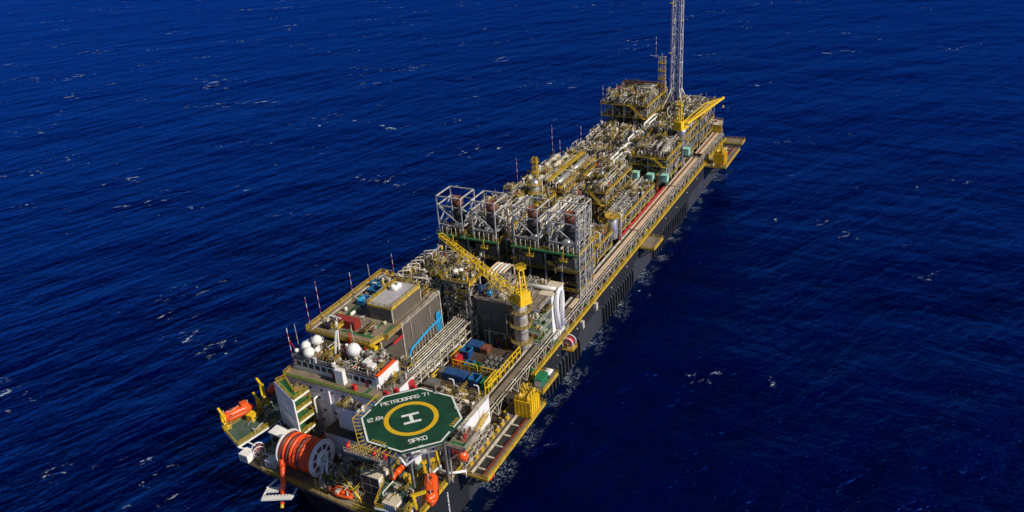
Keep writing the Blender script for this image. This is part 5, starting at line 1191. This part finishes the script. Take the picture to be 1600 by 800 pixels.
for i in range(nt_):
    y = RY0+.75+pitch*(i+.35); P = [(RX+4.0*math.cos(a*math.pi/20), y+pitch*a/40*.5, RZ+4.0*math.sin(a*math.pi/20)) for a in range(41)]
    MB().path(P, pitch*.5, 12, 0).build('hose_turn', 'hosedark' if i in (8, 6, 3) else 'hose', rl, True)
    if False: MB().path([(RX+3.56*math.cos(a), y, RZ+3.56*math.sin(a)) for a in (1.9, 2.1)], pitch*.5, 10).build('hose_coupling', 'silver', rl, True)
for yy in (RY0-.9, RY1+.6):
    MB().beam((RX-3.4, yy, HD+.2), (RX, yy, RZ), .4).beam((RX+3.4, yy, HD+.2), (RX, yy, RZ), .4).beam((RX-3.4, yy, HD+.5), (RX+3.4, yy, HD+.5), .4).beam((RX-1.7, yy, 16), (RX+1.7, yy, 16), .3).build('support_frame', 'white', rl)
MB().path([(RX, RY0-.5, RZ), (RX, RY0-1.8, RZ), (RX-1.4, RY0-2.2, RZ-1), (RX-1.6, RY0-2.4, HD+.4)], .32, 10, .8).build('swivel_pipe', 'white', rl, True)
MB().vessel((RX, RY0-1.4, RZ), (RX, RY0-.2, RZ), .8).build('swivel', 'steel', rl, True)
hh = thing('hose_end', 'orange hose end hanging down over the white chute', 'hose', (-2.4, 12.2, 18))
MB().path([(-.95, 13.2, 18.6), (-1.9, 12.8, 17.0), (-3.4, 11.6, 14.6), (-5.6, 10.7, 11.4)], .72, 12, .9).build('hose', 'hose', hh, True)
MB().vessel((-5.5, 10.75, 11.6), (-6.9, 10.2, 9.6), .6).build('coupling', 'orange', hh, True); MB().tube((-6.7, 10.3, 9.9), (-7.3, 10.0, 9.0), .45, 8).build('end_flange', 'yellow', hh)
ct = thing('hose_chute', 'white open chute sticking out in front of the bow under the hose', 'chute', (-4, 12, 11))
c0, c1 = Vector((-2.6, 8.4, 12.6)), Vector((-5.6, 15.8, 12.0)); sd_ = Vector((-.93, -.37, 0))
for s, w_ in ((-.3, 1.7), (2.6, 1.7)):
    a = c0+sd_*s; b = c1+sd_*s
    if s < 0: a = a.lerp(b, .55)
    MB().add([a, b, b+sd_*w_, a+sd_*w_, a-Vector((0,0,.4)), b-Vector((0,0,.4)), b+sd_*w_-Vector((0,0,.4)), a+sd_*w_-Vector((0,0,.4))], [(3,2,1,0),(4,5,6,7),(0,1,5,4),(1,2,6,5),(2,3,7,6),(3,0,4,7)]).build('side_plate', 'white', ct)
MB().beam(c1+Vector((0,0,-.3)), c1+sd_*3.5+Vector((0,0,-.3)), .3, .4).beam(c0+Vector((0,0,-.3)), c0+sd_*3.5+Vector((0,0,-.3)), .3, .4).beam(c0, c0+Vector((3, -1, -1)), .4).beam(c1, (-1, 15, 12.6), .4).build('cross_beam', 'white', ct)
q = MB()
for i in range(9): p = (c0+sd_*2.6).lerp(c1+sd_*2.6, (i+.5)/9); q.beam(p+Vector((0,0,.03)), p+sd_*.5+Vector((0,0,.03)), .12)
q.build('slot', 'dark', ct)
wb = thing('white_control_cabin', 'white cabin with four black panels and beige roof on the bow', 'cabin', (3.4, -12.6, HD+.25))
MB().box(1.4, 5.4, -15.3, -9.9, HD+.8, 19.8).build('wall', 'white', wb); MB().box(1.3, 5.5, -15.4, -9.8, 19.8, 20).build('roof', 'roofbeige', wb)
for y0_ in (-15.1, -12.5):
    for z0_ in (14.7, 17.3): MB().box(1.34, 1.4, y0_, y0_+2.4, z0_, z0_+2.3).build('louvre_panel', 'dark', wb)
MB().box(1.6, 5.2, -15, -10, HD+.25, HD+.8).build('skid', 'mid', wb)
clutter(wb, 3.6, 5.2, -15, -11, 20, 1.8, 4, .02, .05, 'roof_pipes')
cb_ = thing('white_control_cabin', 'white ribbed cabin at the very bottom right of the bow', 'cabin', (-3, -22.5, 16))
MB().box(-4.6, -1.4, -24.2, -20.6, 15.6, 19.6).build('wall', 'white', cb_); MB().box(-4.7, -1.3, -24.3, -20.5, 19.6, 19.8).build('roof', 'roofbeige', cb_)
q = MB(); [q.box(-4.7, -4.6, -24+i*.7, -23.7+i*.7, 15.8, 19.2) for i in range(5)]; q.build('ribs', 'mid', cb_)
MB().beam((-3, -22, HD), (-3, -22, 15.6), 1.2).beam((-1.5, -21, HD), (-3, -22, 15.6), .4).build('support', 'mid', cb_)
for x, y, s, lab in ((.2, 18.4, 1.3, 'small white box left of the giant hose reel'), (-.3, 26.6, 1.5, 'white ribbed box on the left bow corner')):
    c = thing('white_locker', lab, 'locker', (x, y, HD+.25), 'white lockers on the bow'); MB().box(x-s, x+s, y-s, y+s, HD+.25, HD+2.6).build('body', 'white', c)
    q = MB(); [q.box(x-s-.06, x-s, y-s+.2+i*.5, y-s+.42+i*.5, HD+.5, HD+2.4) for i in range(int(s*4)-1)]; q.build('ribs', 'mid', c)
wc_ = thing('curved_canopy', 'curved white canopy left of the giant hose reel', 'canopy', (7.5, 19.5, HD))
q = MB(); n = 8; vs = []; fs = []
for i in range(n+1):
    a = i/n; yy = 23.5-7*a; zz = 19.4-1.6*a**2.2
    vs += [(5.4, yy, zz), (9, yy, zz), (9, yy, zz-.25), (5.4, yy, zz-.25)]
for i in range(n):
    for k in range(4): fs.append((i*4+k, i*4+(k+1) % 4, i*4+4+(k+1) % 4, i*4+4+k))
fs += [(3,2,1,0), tuple(n*4+k for k in range(4))]; q.add(vs, fs); q.build('roof', 'white', wc_)
for x in (5.7, 8.7):
    for y in (23, 17): MB().beam((x, y, HD), (x, y, 17.8 if y < 20 else 19.1), .25).build('post', 'grey', wc_)
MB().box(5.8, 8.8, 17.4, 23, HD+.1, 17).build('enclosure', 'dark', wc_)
hose_reel_small(2.2, 24.8, 15.6, 1.6, 2.2, 'red and white hose reel at the left bow corner', 'brick', ax=(.6, .8, 0))
rbt = thing('rescue_boat', 'small orange open rescue boat on the bow deck', 'rescue boat', (-1.4, -6.4, HD+.25))
X_ = Matrix.Translation(Vector((-1.5, -5.6, HD+.35))) @ Matrix.Rotation(math.radians(-100), 4, 'Z')
P = [(3.4*math.cos(a), 1.15*math.sin(a)*(1 if math.cos(a) < .2 else 1-.5*math.cos(a)), .75+.25*max(0, math.cos(a))) for a in [i*math.pi/10 for i in range(21)]]
q = MB(); q.X = X_; q.path(P, .42, 8, 0); q.build('inflatable_collar', 'orange', rbt, True)
q = MB(); q.X = X_; q.poly([(3.0, 0), (1.5, .9), (-3, 1), (-3, -1), (1.5, -.9)], .2, .55); q.build('floor', 'hosedark', rbt)
q = MB(); q.X = X_; q.box(-1.2, .4, -.45, .45, .5, 1.3); q.build('console', 'orange', rbt)
q = MB(); q.X = X_; q.box(-3.5, -2.9, -.3, .3, .5, 1.5); q.build('outboard_motor', 'dark', rbt)
bd = thing('boat_boom', 'slim bright yellow boom leaning over the small rescue boat', 'boom', (2.8, -1.5, HD+.2))
MB().tube((2.8, -1.8, HD+3.0), (-1.6, -11.2, HD+1.2), .22, 8).build('arm', 'craneyellow', bd, True); MB().beam((2.8, -1.8, HD+.2), (2.8, -1.8, HD+3.2), .35).build('post', 'craneyellow', bd); MB().beam((-1.6, -11.2, HD+.2), (-1.6, -11.2, HD+1.4), .25).build('rest', 'craneyellow', bd)
yf = thing('yellow_fence', 'yellow fence panel at the right end of the bow deck', 'fence', (-4, -14, HD)); MB().rail([(-4.2, -11), (-4.2, -16.5), (0, -16.8)], HD+.3, h=1.6, t=.2, step=1).build('panel', 'yellow', yf)
fc = thing('deck_machinery', 'tangle of cream pipes and posts right of the giant hose reel', 'deck piping', (0, 0, HD+.25)); clutter(fc, -2.4, 9, -9.5, 2.2, HD+.25, 3.2, 1.5, .05, .12, 'deck_piping')
fd = thing('deck_machinery', 'red and yellow valves and piping behind the giant hose reel', 'deck piping', (9, 18, HD+.25)); clutter(fd, 8.5, 15, 9, 25, HD+.25, 3.6, 1.3, .6, .25, 'deck_piping')
